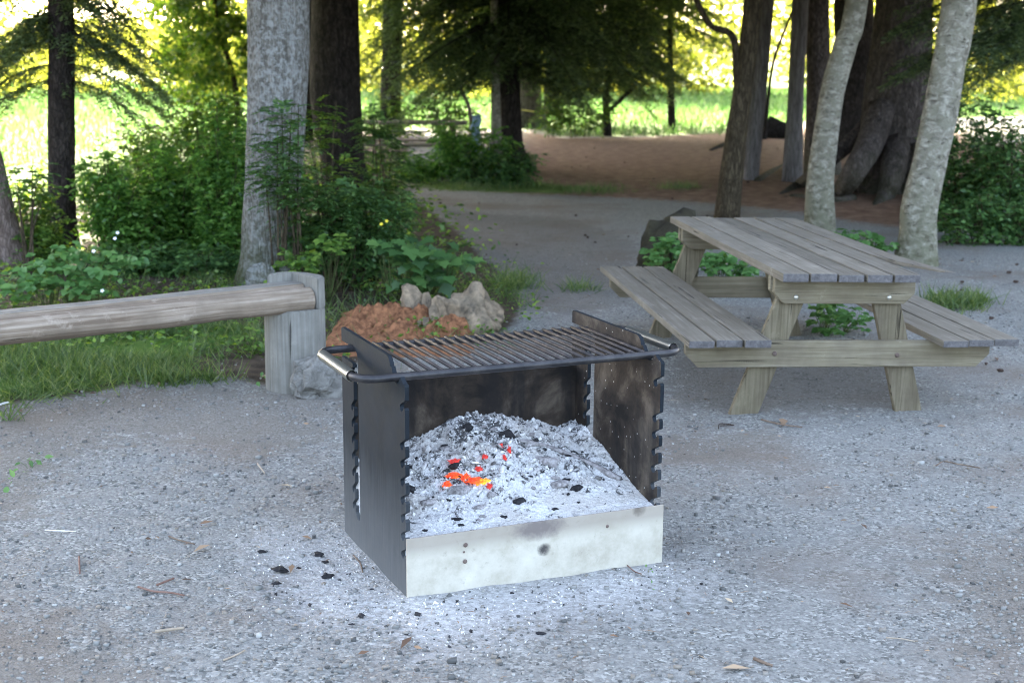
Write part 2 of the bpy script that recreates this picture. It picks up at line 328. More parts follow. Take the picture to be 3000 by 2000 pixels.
def box_bm(bm, x0, x1, y0, y1, z0, z1, bev=0.004, mat=None):
    r = bmesh.ops.create_cube(bm, size=1.0); vs = r['verts']
    for v in vs:
        v.co = Vector((x0 if v.co.x < 0 else x1, y0 if v.co.y < 0 else y1, z0 if v.co.z < 0 else z1))
    if bev:
        es = list({e for v in vs for e in v.link_edges})
        r = bmesh.ops.bevel(bm, geom=es, offset=bev, segments=2, affect='EDGES', profile=0.6)
        vs = list({v for f in r['faces'] for v in f.verts} | {v for v in vs if v.is_valid})
    if mat is not None: bmesh.ops.transform(bm, matrix=mat, verts=vs)
    return vs
def tube_np(pts, sides=16, wob=0.0, seed=0.0, cap=True, fine=1.0):
    """rings along pts [(x,y,z,r)]"""
    P = [Vector(p[:3]) for p in pts]; V = []; n = len(P)
    for i in range(n):
        t = (P[min(i + 1, n - 1)] - P[max(i - 1, 0)]).normalized()
        a = Vector((1, 0, 0)) if abs(t.x) < 0.8 else Vector((0, 1, 0))
        e1 = (a - t * a.dot(t)).normalized(); e2 = t.cross(e1)
        for k in range(sides):
            an = 2 * math.pi * k / sides; d = e1 * math.cos(an) + e2 * math.sin(an); r = pts[i][3]
            if wob:
                r *= 1 + wob * (noise.noise(d * 1.6 * fine + Vector((seed, 0, P[i].z * 0.8 + P[i].x * 0.5))) + 0.5 * noise.noise(d * 4 * fine + Vector((seed, 3, P[i].z * 3))))
            V.append(P[i] + d * r)
    Fc = []
    for i in range(n - 1):
        for k in range(sides):
            a, b = i * sides + k, i * sides + (k + 1) % sides
            Fc.append((a, b, b + sides, a + sides))
    if cap:
        for base, c in ((0, P[0]), ((n - 1) * sides, P[-1])):
            ci = len(V); V.append(c)
            for k in range(0, sides, 1):
                a, b = base + k, base + (k + 1) % sides
                Fc.append((a, b, ci, ci) if base else (b, a, ci, ci))
    return V, Fc
def tubes_mesh(name, chains, sides=16, wob=0.0, seed=0.0):
    bm = bmesh.new()
    for j, ch in enumerate(chains):
        V, Fc = tube_np(ch, sides if j == 0 else max(6, sides // 2), wob, seed + j * 7.3)
        vs = [bm.verts.new(v) for v in V]
        for f in Fc:
            q = [];  [q.append(i) for i in f if i not in q]
            try: bm.faces.new([vs[i] for i in q])
            except ValueError: pass
    me = bpy.data.meshes.new(name); bm.normal_update(); bm.to_mesh(me); bm.free(); return me
def smooth_chain(pts, n):
    """Catmull-Rom resample of (x,y,z,r)"""
    P = np.array([list(p) for p in pts], float); out = []
    Q = np.vstack([2 * P[0] - P[1], P, 2 * P[-1] - P[-2]]); m = len(P) - 1
    for i in range(n):
        t = i / (n - 1) * m; k = min(int(t), m - 1); f = t - k; a, b, c, d = Q[k:k + 4]
        out.append(0.5 * ((2 * b) + (-a + c) * f + (2 * a - 5 * b + 4 * c - d) * f * f + (-a + 3 * b - 3 * c + d) * f ** 3))
    return [tuple(o) for o in out]

# leaf shapes: x along the leaf (0..1), y across, z fold
T_RHOMB = (np.array([(0, 0, 0), (0.42, 0.5, 0.06), (1, 0, -0.04), (0.42, -0.5, 0.06)]), np.array([(0, 1, 2, 3)]))
T_BLADE = (np.array([(0, -0.5, 0), (0, 0.5, 0), (0.55, 0.35, 0.02), (0.55, -0.35, 0.02), (1, 0, -0.12)]), None)
_lobe = [(0, 0), (-0.12, 0.22), (0.08, 0.50), (0.22, 0.33), (0.50, 0.56), (0.56, 0.27), (1.0, 0.0), (0.56, -0.27), (0.50, -0.56), (0.22, -0.33), (0.08, -0.50), (-0.12, -0.22)]
T_MAPLE = (np.array([(x, y, 0.10 * abs(y) - 0.08 * x * x) for x, y in _lobe]), np.array([(0, i, i + 1, i + 1) for i in range(1, 11)]))
_ov = [(0, 0), (0.15, 0.26), (0.40, 0.40), (0.62, 0.30), (0.82, 0.14), (1.0, 0), (0.82, -0.14), (0.62, -0.30), (0.40, -0.40), (0.15, -0.26)]
T_OVAL = (np.array([(x, y, 0.12 * abs(y) - 0.12 * x * x) for x, y in _ov]), np.array([(0, 1, 2, 3), (0, 3, 4, 5), (0, 5, 6, 7), (0, 7, 8, 9)]))
def frames(d, nrm):
    d = d / (np.linalg.norm(d, axis=1, keepdims=True) + 1e-9)
    y = np.cross(nrm, d); y /= (np.linalg.norm(y, axis=1, keepdims=True) + 1e-9); z = np.cross(d, y)
    return d, y, z
class Leaves:
    def __init__(s): s.p, s.d, s.n, s.l, s.w = [], [], [], [], []
    def add(s, p, d, n, l, w):
        p = np.atleast_2d(p); m = len(p)
        bc = lambda a: np.broadcast_to(np.asarray(a, float), (m, 3)); bs = lambda a: np.broadcast_to(np.asarray(a, float), (m,))
        s.p.append(p); s.d.append(bc(d)); s.n.append(bc(n)); s.l.append(bs(l)); s.w.append(bs(w))
    def mesh(s, name, tpl):
        p, d, n, l, w_ = (np.concatenate(a) for a in (s.p, s.d, s.n, s.l, s.w))
        X, Y, Z = frames(d, n + 1e-4); T, Fc = tpl
        V = p[:, None, :] + X[:, None, :] * (T[None, :, 0:1] * l[:, None, None]) + Y[:, None, :] * (T[None, :, 1:2] * w_[:, None, None]) + Z[:, None, :] * (T[None, :, 2:3] * l[:, None, None])
        k = len(T); Fa = (np.arange(len(p))[:, None, None] * k + Fc[None]).reshape(-1, Fc.shape[1])
        if Fc.shape[1] == 4 and (Fc[:, 2] == Fc[:, 3]).any(): Fa = Fa[:, :3]
        return np_mesh(name, V, Fa)
def rnd_unit(n, up=0.0):
    a = rng.normal(size=(n, 3)); a[:, 2] += up; return a / np.linalg.norm(a, axis=1, keepdims=True)

def blob_leaves(L, centre, rad, n, size, aspect=0.5, up=1.0, clumps=26, shell=0.55):
    """foliage gathered in clumps spread through an ellipsoid: gaps stay between them"""
    c = np.asarray(centre, float); r = np.asarray(rad, float)
    cc = rnd_unit(clumps) * (rng.uniform(shell ** 3, 1, (clumps, 1)) ** (1 / 3)) * r * 0.9 + c
    cr = rng.uniform(0.16, 0.34, clumps) * r.min()
    k = rng.integers(0, clumps, n)
    off = rng.normal(size=(n, 3)) * 0.55; off[:, 2] *= 0.75
    p = cc[k] + off * cr[k][:, None] * 1.65
    p = p[p[:, 2] > 0.03] if c[2] < 4 else p
    m = len(p); s_ = rng.uniform(0.65, 1.3, m) * size
    d = (p - c) / r; d += rng.normal(size=(m, 3)) * 0.9; d[:, 2] -= 0.35
    L.add(p, d, rnd_unit(m, up), s_, s_ * aspect)
def spruce_branch(L, start, direction, length, droop=0.35, twig=0.3, leaf=0.07, step=0.06, lw=0.22):
    p0 = np.asarray(start, float); d0 = np.asarray(direction, float); d0 = d0 / np.linalg.norm(d0)
    side = np.cross(d0, [0, 0, 1]); side /= np.linalg.norm(side) + 1e-9
    n = max(4, int(length / step)); sp = []
    for i in range(n):
        s_ = i / n; p = p0 + d0 * length * s_ + np.array([0, 0, -droop * length * s_ * s_ + 0.12 * length * max(0, s_ - 0.7)])
        sp.append(p); tl = twig * (0.35 + 0.65 * math.sin(math.pi * (0.15 + 0.8 * s_))) * rng.uniform(0.6, 1.15)
        for sg in (-1, 1):
            if rng.random() < 0.12: continue
            td = side * sg * rng.uniform(0.7, 1.1) + d0 * rng.uniform(0.35, 0.9) + np.array([0, 0, rng.uniform(-0.75, -0.15)])
            td /= np.linalg.norm(td); m = max(2, int(tl / (leaf * 0.42))); q = np.linspace(0.05, 1, m)[:, None] * tl * td + p
            q[:, 2] -= (np.linspace(0, 1, m) ** 2) * tl * 0.25
            for sg2 in (-1, 1):
                ld = td * 0.8 + np.cross(td, [0, 0, 1.0]) * sg2 * 0.7 + rng.normal(size=(m, 3)) * 0.25
                L.add(q, ld, rnd_unit(m, 1.2), leaf * rng.uniform(0.7, 1.3, m), leaf * lw)
    return sp
def spine_chain(sp, r0): return [(p[0], p[1], p[2], max(0.003, r0 * (1 - i / len(sp)))) for i, p in enumerate(sp)]

def high_crown(L, x, y, z0, z1, rad, n, conifer=True, size=0.6):
    z = rng.uniform(0, 1, n) ** (1.25 if conifer else 0.9); H = z1 - z0
    prof = (1 - 0.85 * z) if conifer else np.sin(np.pi * np.clip(0.12 + 0.86 * z, 0, 1)) ** 0.5
    a = rng.uniform(0, 2 * np.pi, n); rr = rad * prof * rng.uniform(0.15, 1, n) ** 0.6
    p = np.stack([x + rr * np.cos(a), y + rr * np.sin(a), z0 + H * z], 1)
    d = np.stack([np.cos(a), np.sin(a), rng.uniform(-0.8, 0.1, n)], 1) + rng.normal(size=(n, 3)) * 0.3
    L.add(p, d, rnd_unit(n, 0.6), size * rng.uniform(0.7, 1.3, n), size * 0.55)
# ==SPLIT==
# ------------------------------------------------------------------ ground
def poly_xy(pts, extra=()):
    return np.array([[G(u, v).x, G(u, v).y] for u, v in pts] + [list(e) for e in extra])
def sdist(P, poly):
    """signed distance (inside positive) of points P to a closed polygon"""
    a = poly; b = np.roll(poly, -1, 0); best = np.full(len(P), 1e9); ins = np.zeros(len(P), bool)
    for (x0, y0), (x1, y1) in zip(a, b):
        ex, ey = x1 - x0, y1 - y0; L2 = ex * ex + ey * ey + 1e-12
        t = np.clip(((P[:, 0] - x0) * ex + (P[:, 1] - y0) * ey) / L2, 0, 1)
        best = np.minimum(best, np.hypot(P[:, 0] - x0 - t * ex, P[:, 1] - y0 - t * ey))
        c = ((y0 > P[:, 1]) != (y1 > P[:, 1])) & (P[:, 0] < ex * (P[:, 1] - y0) / (ey if abs(ey) > 1e-12 else 1e-12) + x0)
        ins ^= c
    return np.where(ins, best, -best)
POLY = {
 'soil': [poly_xy([(-300, 960), (0, 932), (200, 905), (330, 878), (480, 862), (600, 880), (700, 880), (790, 845), (900, 800), (1120, 790), (1185, 740), (1200, 700), (1130, 610), (1040, 520), (960, 465), (930, 430), (940, 340), (880, 300), (560, 300), (0, 420), (-800, 420), (-1200, 960)]),
          poly_xy([(2130, 520), (2352, 548), (2800, 575), (2800, 330), (2300, 330), (2200, 430)])],
 'duff': [poly_xy([(945, 428), (1180, 400), (1200, 300), (1290, 318), (1500, 315), (1800, 290), (2200, 300), (2300, 400), (2160, 505), (2050, 522), (1850, 492), (1640, 468), (1300, 448)])],
 'dirt_shade': [poly_xy([(1000, 482), (1300, 500), (1470, 560), (1440, 610), (1500, 690), (1300, 725), (1190, 700), (1080, 560)]),  # brown earth with shade painted in: mid-ground strip, then under the table
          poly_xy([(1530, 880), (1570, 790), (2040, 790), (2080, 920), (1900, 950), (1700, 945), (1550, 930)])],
 'rust': [poly_xy([(-200, 950), (300, 900), (600, 890), (770, 870), (790, 940), (760, 1010), (600, 1050), (420, 1010), (250, 1010), (120, 1080), (60, 1180), (-100, 1250)]), poly_xy([(-100, 1440), (120, 1430), (330, 1500), (300, 1620), (-150, 1620)]), poly_xy([(1540, 1010), (1760, 990), (1790, 1030), (1700, 1060), (1530, 1060)]), poly_xy([(2150, 1280), (2500, 1200), (2600, 1600), (2250, 1500)])],
 'ash': [poly_xy([(590, 1250), (640, 1222), (780, 1222), (830, 1220), (930, 1345), (1500, 1290), (1535, 1300), (1570, 1350), (1480, 1390), (1330, 1410), (1180, 1450), (980, 1500), (860, 1440), (720, 1420), (640, 1360), (600, 1300)])],
 'grass': [poly_xy([(-400, 520), (560, 430), (560, 300), (-400, 330)]), poly_xy([(-600, 960), (0, 922), (180, 895), (330, 865), (420, 830), (560, 780), (560, 745), (300, 740), (-600, 790)]),
           poly_xy([(0, 400), (130, 370), (300, 335), (560, 312), (880, 298), (1100, 300), (1220, 296), (1290, 314), (1500, 312), (1660, 306), (1800, 288), (1840, 280), (2300, 270)], [(80, 60), (600, 900), (-600, 900), (-60, 20), (-12, 18)]),
           poly_xy([(960, 425), (1080, 400), (1350, 432), (1300, 445), (1000, 435)])],
}
def build_ground():
    ys = [-40, -15, -5, 0, 1.5, 2.6]; y = 2.8
    while y < 12: ys.append(y); y += 0.055
    while y < 1500: ys.append(y); y *= 1.013 if y < 60 else 1.06
    ys = np.array(ys); ns = 300; s_ = np.linspace(-1, 1, ns)
    s_ = np.where(np.abs(s_) < 0.85, s_, np.sign(s_) * (0.85 + (np.abs(s_) - 0.85) * 40))
    X = s_[None, :] * (2.0 + 0.52 * np.maximum(ys, 0))[:, None]; Y = np.repeat(ys[:, None], ns, 1)
    P = np.stack([X.ravel(), Y.ravel()], 1)
    Z = np.array([ground_z(a, b) + (0.010 * noise.noise(Vector((a * 5, b * 5, 0))) if b < 12 else 0) for a, b in P])
    ny = len(ys); i, j = np.meshgrid(np.arange(ny - 1), np.arange(ns - 1), indexing='ij'); b0 = (i * ns + j).ravel()
    me = np_mesh('ground', np.column_stack([P, Z]), np.stack([b0, b0 + 1, b0 + ns + 1, b0 + ns], 1))
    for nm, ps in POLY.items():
        wd = {'rust': 0.35, 'ash': 0.30, 'dirt_shade': 0.25, 'soil': 0.15, 'duff': 0.5, 'grass': 0.4}[nm]
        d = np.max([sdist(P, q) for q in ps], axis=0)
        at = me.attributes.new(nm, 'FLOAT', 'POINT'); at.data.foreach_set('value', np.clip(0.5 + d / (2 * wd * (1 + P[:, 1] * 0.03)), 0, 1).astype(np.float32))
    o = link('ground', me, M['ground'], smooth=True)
    tag(o, 'grey gravel clearing passing into forest soil, reddish needles and meadow', 'ground', kind='structure')
build_ground()

def place(o_name, me, mat, loc, label, cat, group=None, smooth=False, kind=None):
    """single-mesh thing built in place coordinates: origin moved to its base"""
    me.transform(Matrix.Translation(-Vector(loc))); o = link(o_name, me, mat, smooth=smooth); o.location = loc
    return tag(o, label, cat, group, kind)
def part(name, me, mat, root, smooth=False, label=None):
    me.transform(Matrix.Translation(-Vector(root.location))); o = link(name, me, mat, root, smooth)
    if label: o['label'] = label
    return o

# loose stones of the gravel
def pebbles():
    T = []
    for k in range(6):
        v = np.array([(sx, sy, sz) for sx in (-1, 1) for sy in (-1, 1) for sz in (-1, 1)], float) * 0.5
        v *= rng.uniform(0.55, 1.15, (8, 3)); v[:, 2] *= 0.6; T.append(v)
    Fq = np.array([(0, 1, 3, 2), (4, 6, 7, 5), (0, 4, 5, 1), (2, 3, 7, 6), (0, 2, 6, 4), (1, 5, 7, 3)])
    N = 60000
    y = 3.4 + rng.uniform(0, 1, N) ** 1.35 * 9.5; x = rng.uniform(-1, 1, N) * (0.5 + 0.44 * y); P = np.stack([x, y], 1)
    keep = (np.max([sdist(P, q) for q in POLY['soil']], axis=0) < -0.02) | (rng.uniform(0, 1, N) < 0.10)
    for cx, cy, rx, ry in ():
        pass
    nz = np.array([noise.noise(Vector((a * 1.3, b * 1.3, 5))) for a, b in P]); keep &= rng.uniform(0, 1, N) < (0.50 + nz * 1.1)
    keep &= ~((sdist(P, POLY['ash'][0]) > 0.05) & (rng.uniform(0, 1, N) < 0.75))
    keep &= ~((np.max([sdist(P, g_) for g_ in POLY['dirt_shade']], axis=0) > 0) & (rng.uniform(0, 1, N) < 0.85))
    q = (P - np.array([FX, FY])) @ np.array([[math.cos(FYAW), -math.sin(FYAW)], [math.sin(FYAW), math.cos(FYAW)]])
    keep &= ~((q[:, 0] > -0.02) & (q[:, 0] < FW + 0.02) & (q[:, 1] > -0.02) & (q[:, 1] < FD + 0.02))
    P = P[keep]; n = len(P); sz = np.exp(rng.normal(-4.80, 0.42, n)); sz = np.clip(sz, 0.004, 0.030)
    z = np.array([ground_z(a, b) + 0.010 * noise.noise(Vector((a * 5, b * 5, 0))) for a, b in P])
    a = rng.uniform(0, 6.28, n); ti = rng.integers(0, 6, n); TT = np.array(T)[ti] * sz[:, None, None] * np.stack([np.ones(n), rng.uniform(0.6, 1, n), np.ones(n)], 1)[:, None, :]
    ca, sa = np.cos(a)[:, None], np.sin(a)[:, None]
    V = np.stack([TT[:, :, 0] * ca - TT[:, :, 1] * sa + P[:, 0:1], TT[:, :, 0] * sa + TT[:, :, 1] * ca + P[:, 1:2], TT[:, :, 2] + (z + sz * 0.12)[:, None]], 2)
    me = np_mesh('gravel', V, (np.arange(n)[:, None, None] * 8 + Fq[None]).reshape(-1, 4))
    tag(link('gravel', me, M['pebble']), 'loose grey pebbles strewn over the clearing', 'gravel', kind='stuff')
FX, FY, FYAW, FW, FD = -0.3578, 4.4482, 0.4113, 0.9967, 0.739
pebbles()
def litter():
    L = Leaves(); N = 5200
    y = 3.5 + rng.uniform(0, 1, N) ** 1.2 * 12; x = rng.uniform(-1, 1, N) * (0.5 + 0.44 * y)
    nz = np.array([noise.noise(Vector((a * 0.9, b * 0.9, 25))) for a, b in zip(x, y)]); k = rng.uniform(0, 1, N) < 0.45 + nz
    x, y = x[k], y[k]; n = len(x); a = rng.uniform(0, 6.28, n)
    z = np.array([ground_z(p, q) for p, q in zip(x, y)]) + rng.uniform(0.008, 0.016, n)
    d = np.stack([np.cos(a), np.sin(a), rng.uniform(-0.1, 0.1, n)], 1); l = np.exp(rng.normal(-3.6, 0.55, n))
    L.add(np.stack([x, y, z], 1), d, rnd_unit(n, 3), l, np.where(rng.uniform(0, 1, n) < 0.8, 0.0022, l * 0.35))
    tag(link('needle_litter', L.mesh('litter', T_RHOMB), M['litter']), 'dry needles, chips and bits of twig scattered on the gravel', 'litter', kind='stuff')
litter()
print('ground ok')

# ------------------------------------------------------------------ fire pit
def to_local(P):
    dx, dy = P[0] - FX, P[1] - FY; c, s_ = math.cos(FYAW), math.sin(FYAW)
    return Vector((dx * c + dy * s_, -dx * s_ + dy * c, P[2]))
def fire_pit():
    root = empty('fire_pit', 'black steel campground fire pit with a raised grill over ash', 'fire pit', (FX, FY, 0), FYAW)
    notches = [0.655, 0.520, 0.457, 0.392, 0.327, 0.262, 0.197, 0.132]
    def front_edge(y0, sg, zs, reach=1.0):
        """points going up; sg=+1 pockets reach towards +y"""
        pts = []
        for z in sorted(zs):
            for dy, dz in ((0, -0.006), (0, 0.010), (0.004, 0.017), (0.010, 0.016), (0.016, 0.006), (0.021, 0.0), (0.028, -0.002), (0.035, 0.003), (0.038, 0.012), (0.036, 0.020), (0.020, 0.032), (0.004, 0.042), (0, 0.046)):
                pts.append((y0 + sg * dy * reach, z + dz))
        return pts
    def arc(cy, cz, r, a0, a1, n=6): return [(cy + r * math.cos(R(a0 + (a1 - a0) * i / n)), cz + r * math.sin(R(a0 + (a1 - a0) * i / n))) for i in range(n + 1)]
    prof = [(0, -0.03)] + front_edge(0, 1, notches, 1.4) + [(0.0, 0.745), (0.004, 0.753), (0.022, 0.757), (0.046, 0.772), (0.055, 0.762), (0.062, 0.752), (0.075, 0.744), (0.09, 0.741), (0.105, 0.744), (0.118, 0.752), (0.124, 0.765)]
    prof += [(0.140, 0.788)] + arc(0.195, 0.775, 0.045, 165, 90, 5) + [(FD - 0.006, 0.8185), (FD, 0.812), (FD, 0.767), (FD - 0.10, 0.767)]
    prof += arc(0.575, 0.722, 0.045, 90, 180, 6) + [(0.530, 0.14)] + arc(0.552, 0.125, 0.022, 180, 330, 6)
    prof += front_edge(0.590, 1, notches, 0.9) + [(0.590, 0.69), (0.60, 0.705), (FD, 0.705), (FD, -0.03)]
    # the slot's back strip: teeth face the slot
    TH = 0.015
    for x0 in (0.0, FW - TH):
        bm = bmesh.new(); a = [bm.verts.new((x0, y, z)) for y, z in prof]; f = bm.faces.new(a)
        r = bmesh.ops.extrude_face_region(bm, geom=[f]); bmesh.ops.translate(bm, verts=[g for g in r['geom'] if isinstance(g, bmesh.types.BMVert)], vec=(TH, 0, 0))
        bmesh.ops.recalc_face_normals(bm, faces=bm.faces)
        me = bpy.data.meshes.new('side_plate'); bm.to_mesh(me); bm.free()
        me.materials.append(M['steel']); me.materials.append(M['soot'])
        for p in me.polygons:
            inner = p.normal.x > 0.9 if x0 == 0 else p.normal.x < -0.9
            p.material_index = 1 if inner else 0
        link('side_plate', me, None, root)
    bm = bmesh.new(); box_bm(bm, TH + 0.001, FW - TH - 0.001, FD - 0.045, FD - 0.037, -0.03, 0.600, 0.001); bm_obj('back_plate', bm, M['soot'], root)
    bm = bmesh.new(); box_bm(bm, 0.0, FW + 0.006, -0.010, -0.002, -0.03, 0.213, 0.0015)
    for v in bm.verts: v.co.y += 0.004 * math.sin(v.co.x * 4 + 1)
    pn = bm_obj('front_panel', bm, M['panel'], root); pn['label'] = 'cream painted steel lip board with scorch marks'
    for x, z, r in ((0.215, 0.165, 0.008), (0.209, 0.140, 0.004), (0.213, 0.105, 0.008), (0.77, 0.160, 0.007), (0.985, 0.190, 0.004), (0.985, 0.15, 0.004)):
        bm = bmesh.new(); bmesh.ops.create_uvsphere(bm, u_segments=12, v_segments=8, radius=r)
        bmesh.ops.transform(bm, matrix=Matrix.Translation((x, -0.011, z)) @ Matrix.Diagonal((1, 0.5, 1, 1)), verts=bm.verts)
        bm_obj('bolt', bm, M['rust_bolt'], pn, True)
    # grill
    zr, y0, y1, xa, xb, cr = 0.762, 0.090, 0.600, -0.135, FW + 0.130, 0.075
    loop = []
    for cx, cy, a0 in ((xb - cr, y0 + cr, -90), (xb - cr, y1 - cr, 0), (xa + cr, y1 - cr, 90), (xa + cr, y0 + cr, 180)):
        for i in range(9):
            a = R(a0 + 90 * i / 8); loop.append((cx + cr * math.cos(a), cy + cr * math.sin(a), zr))
    bm = bmesh.new(); S = 14; n = len(loop); rings = []
    for i in range(n):
        p = Vector(loop[i]); t = (Vector(loop[(i + 1) % n]) - Vector(loop[i - 1])).normalized(); e1 = Vector((0, 0, 1)); e2 = t.cross(e1)
        rings.append([bm.verts.new(p + (e1 * math.cos(2 * math.pi * k / S) + e2 * math.sin(2 * math.pi * k / S)) * 0.0145) for k in range(S)])
    for i in range(n):
        for k in range(S): bm.faces.new((rings[i][k], rings[i][(k + 1) % S], rings[(i + 1) % n][(k + 1) % S], rings[(i + 1) % n][k]))
    bmesh.ops.recalc_face_normals(bm, faces=bm.faces)
    fr = bm_obj('grill_frame', bm, M['frame'], root, True)
    chains = []
    for i in range(22):
        x = 0.085 + i * (0.955 - 0.085) / 21; j = rng.uniform(-0.002, 0.002)
        chains.append([(x + j, y0 - 0.004, zr + 0.012, 0.0068), (x + j, 0.25, zr + 0.014, 0.0068), (x, 0.45, zr + 0.013, 0.0068), (x, y1 + 0.006, zr + 0.013, 0.0068)])
    bm = bmesh.new()
    for ch in chains:
        V, Fc = tube_np(ch, 10); vs = [bm.verts.new(v) for v in V]
        for f in Fc:
            q = []; [q.append(i) for i in f if i not in q]; bm.faces.new([vs[i] for i in q])
    bmesh.ops.recalc_face_normals(bm, faces=bm.faces)
    bm_obj('grate', bm, M['grill'], fr, True)
    for x in (xa, xb):
        ch = []
        for i in range(97):
            y = y0 + 0.075 + (0.36) * i / 96; ch.append((x, y, zr, 0.0205 if i % 2 else 0.0188))
        ch = ch
        V, Fc = tube_np(ch, 20, cap=False); bm = bmesh.new(); vs = [bm.verts.new(v) for v in V]
        for f in Fc: bm.faces.new([vs[i] for i in f])
        bmesh.ops.recalc_face_normals(bm, faces=bm.faces); bm_obj('handle_grip', bm, M['coil'], fr, True)
    return root
fire_pit()

# ------------------------------------------------------------------ ash, charcoal, embers
def ash_z(x, y):
    back = np.interp(x, [0, 0.2, 0.36, 0.5, 0.62, 0.78, 0.9, 1.0], [0.30, 0.33, 0.385, 0.435, 0.425, 0.375, 0.345, 0.37])
    t = min(1, max(0, (y - 0.02) / 0.68)); tt = 0.25 * t + 0.75 * (t * t * (3 - 2 * t)) ** 0.8
    z = 0.198 + (back - 0.198) * tt
    bumpw = min(1, max(0.32, (y - 0.08) * 5)) * min(1, max(0.6, (1 - x) * 4))
    z += (0.024 * noise.noise(Vector((x * 13, y * 13, 1))) + 0.020 * (0.35 - abs(noise.noise(Vector((x * 26, y * 26, 2))))) + 0.014 * (0.35 - abs(noise.noise(Vector((x * 55, y * 55, 3))))) + 0.006 * noise.noise(Vector((x * 120, y * 120, 4)))) * bumpw
    z += 0.0015 * noise.noise(Vector((x * 140, y * 140, 3)))
    return z
def ash_heap():
    nx, ny = 300, 220; xs = np.linspace(0.014, FW - 0.014, nx); ys = np.linspace(0.0, FD - 0.047, ny)
    V = [(x, y, ash_z(x, y)) for y in ys for x in xs]
    i, j = np.meshgrid(np.arange(ny - 1), np.arange(nx - 1), indexing='ij'); b = (i * nx + j).ravel()
    Fa = [tuple(q) for q in np.stack([b, b + 1, b + nx + 1, b + nx], 1)]
    # skirt down to the ground so the heap is solid
    m = len(V); ring = [(0, k) for k in range(nx)] + [(k, nx - 1) for k in range(1, ny)] + [(ny - 1, k) for k in range(nx - 2, -1, -1)] + [(k, 0) for k in range(ny - 2, 0, -1)]
    for a, c in ring: V.append((V[a * nx + c][0], V[a * nx + c][1], 0.0))
    n = len(ring)
    for q in range(n):
        a, c = ring[q]; a2, c2 = ring[(q + 1) % n]; Fa.append((a * nx + c, m + q, m + (q + 1) % n, a2 * nx + c2))
    me = np_mesh('ash_heap', V, Fa); o = link('ash_heap', me, M['ash'], smooth=True); o.location = (FX, FY, 0.0); o.rotation_euler = (0, 0, FYAW)
    tag(o, 'heap of pale wood ash piled against the back of the steel fire pit', 'ash', kind='stuff')
ash_heap()
def ash_hit(px, py):
    """full-size photo pixel -> local point on the ash"""
    d = ray(px / K, py / K); o = Vector((0, 0, CAMH)); t = 3.6
    while t < 8:
        p = o + d * t; q = to_local(p)
        if 0 < q.x < FW and 0 < q.y < FD - 0.05 and q.z < ash_z(q.x, q.y): return Vector((q.x, q.y, ash_z(q.x, q.y)))
        t += 0.004
    return None
def lump(sx, sy, sz, seed, rough=0.35, sub=2, fr=2.0):
    bm = bmesh.new(); bmesh.ops.create_icosphere(bm, subdivisions=sub, radius=1.0)
    for v in bm.verts:
        n = v.co.normalized(); v.co = n * (1 + rough * noise.noise(n * fr + Vector((seed, 0, 0))) + rough * 0.5 * noise.noise(n * fr * 2.3 + Vector((0, seed, 0))))
        v.co = Vector((round(v.co.x * 3.2) / 3.2 * 0.4 + v.co.x * 0.6, round(v.co.y * 3.2) / 3.2 * 0.4 + v.co.y * 0.6, v.co.z))
        v.co.x *= sx; v.co.y *= sy; v.co.z *= sz
    me = bpy.data.meshes.new('lump'); bm.to_mesh(me); bm.free(); return me
def put_local(name, me, mat, q, rz, tilt, label, cat, group=None, smooth=False):
    o = link(name, me, mat, smooth=smooth)
    o.matrix_world = Matrix.Translation((FX, FY, 0)) @ Matrix.Rotation(FYAW, 4, 'Z') @ Matrix.Translation(q) @ Matrix.Rotation(rz, 4, 'Z') @ Matrix.Rotation(tilt, 4, 'X')
    return tag(o, label, cat, group)
EMB = [(1412, 1413, .020, .013, 'ember_hot', 'brightest yellow-orange glowing ember in the middle of the ash'),
       (1390, 1412, .024, .012, 'ember', 'orange ember joined to the left of the brightest yellow one'),
       (1362, 1401, .018, .009, 'ember', 'orange ember in the middle of the glowing strip'),
       (1334, 1397, .026, .009, 'ember', 'long orange ember at the upper left of the glowing strip'),
       (1309, 1424, .013, .014, 'ember', 'upright orange ember at the far left end of the glowing strip'),
       (1355, 1427, .018, .007, 'ember', 'thin red-orange ember above the pinkish wood chunk'),
       (1432, 1424, .012, .009, 'ember_red', 'pink-red ember just right of the brightest yellow one'),
       (1330, 1352, .024, .008, 'ember_red', 'flat red ember above the black chunk left of centre'),
       (1420, 1338, .013, .009, 'ember_red', 'small pink-red ember high in the middle of the heap'),
       (1401, 1374, .014, .007, 'ember_red', 'small pink-red ember midway between strip and heap top'),
       (1468, 1309, .011, .008, 'ember_red', 'dark red ember under the black chunk, left one of the upper pair'),
       (1491, 1319, .008, .015, 'ember_red', 'upright dark red ember, right one of the upper pair'),
       (1477, 1342, .007, .008, 'ember_red', 'tiny red ember below the upper right pair')]
for i, (px, py, a, b, mt, lb) in enumerate(EMB):
    q = ash_hit(px, py)
    if q: put_local('glowing_ember', lump(a * (0.75 if mt == 'ember_red' else 1.1), 0.012, b * (0.8 if mt == 'ember_red' else 1), i * 3.1, 1.0, 3, 2.2), M[mt], q + Vector((0, -0.004, 0.001)), random.uniform(-0.5, 0.5), 0.5, lb, 'ember', 'glowing embers in the ash', False)
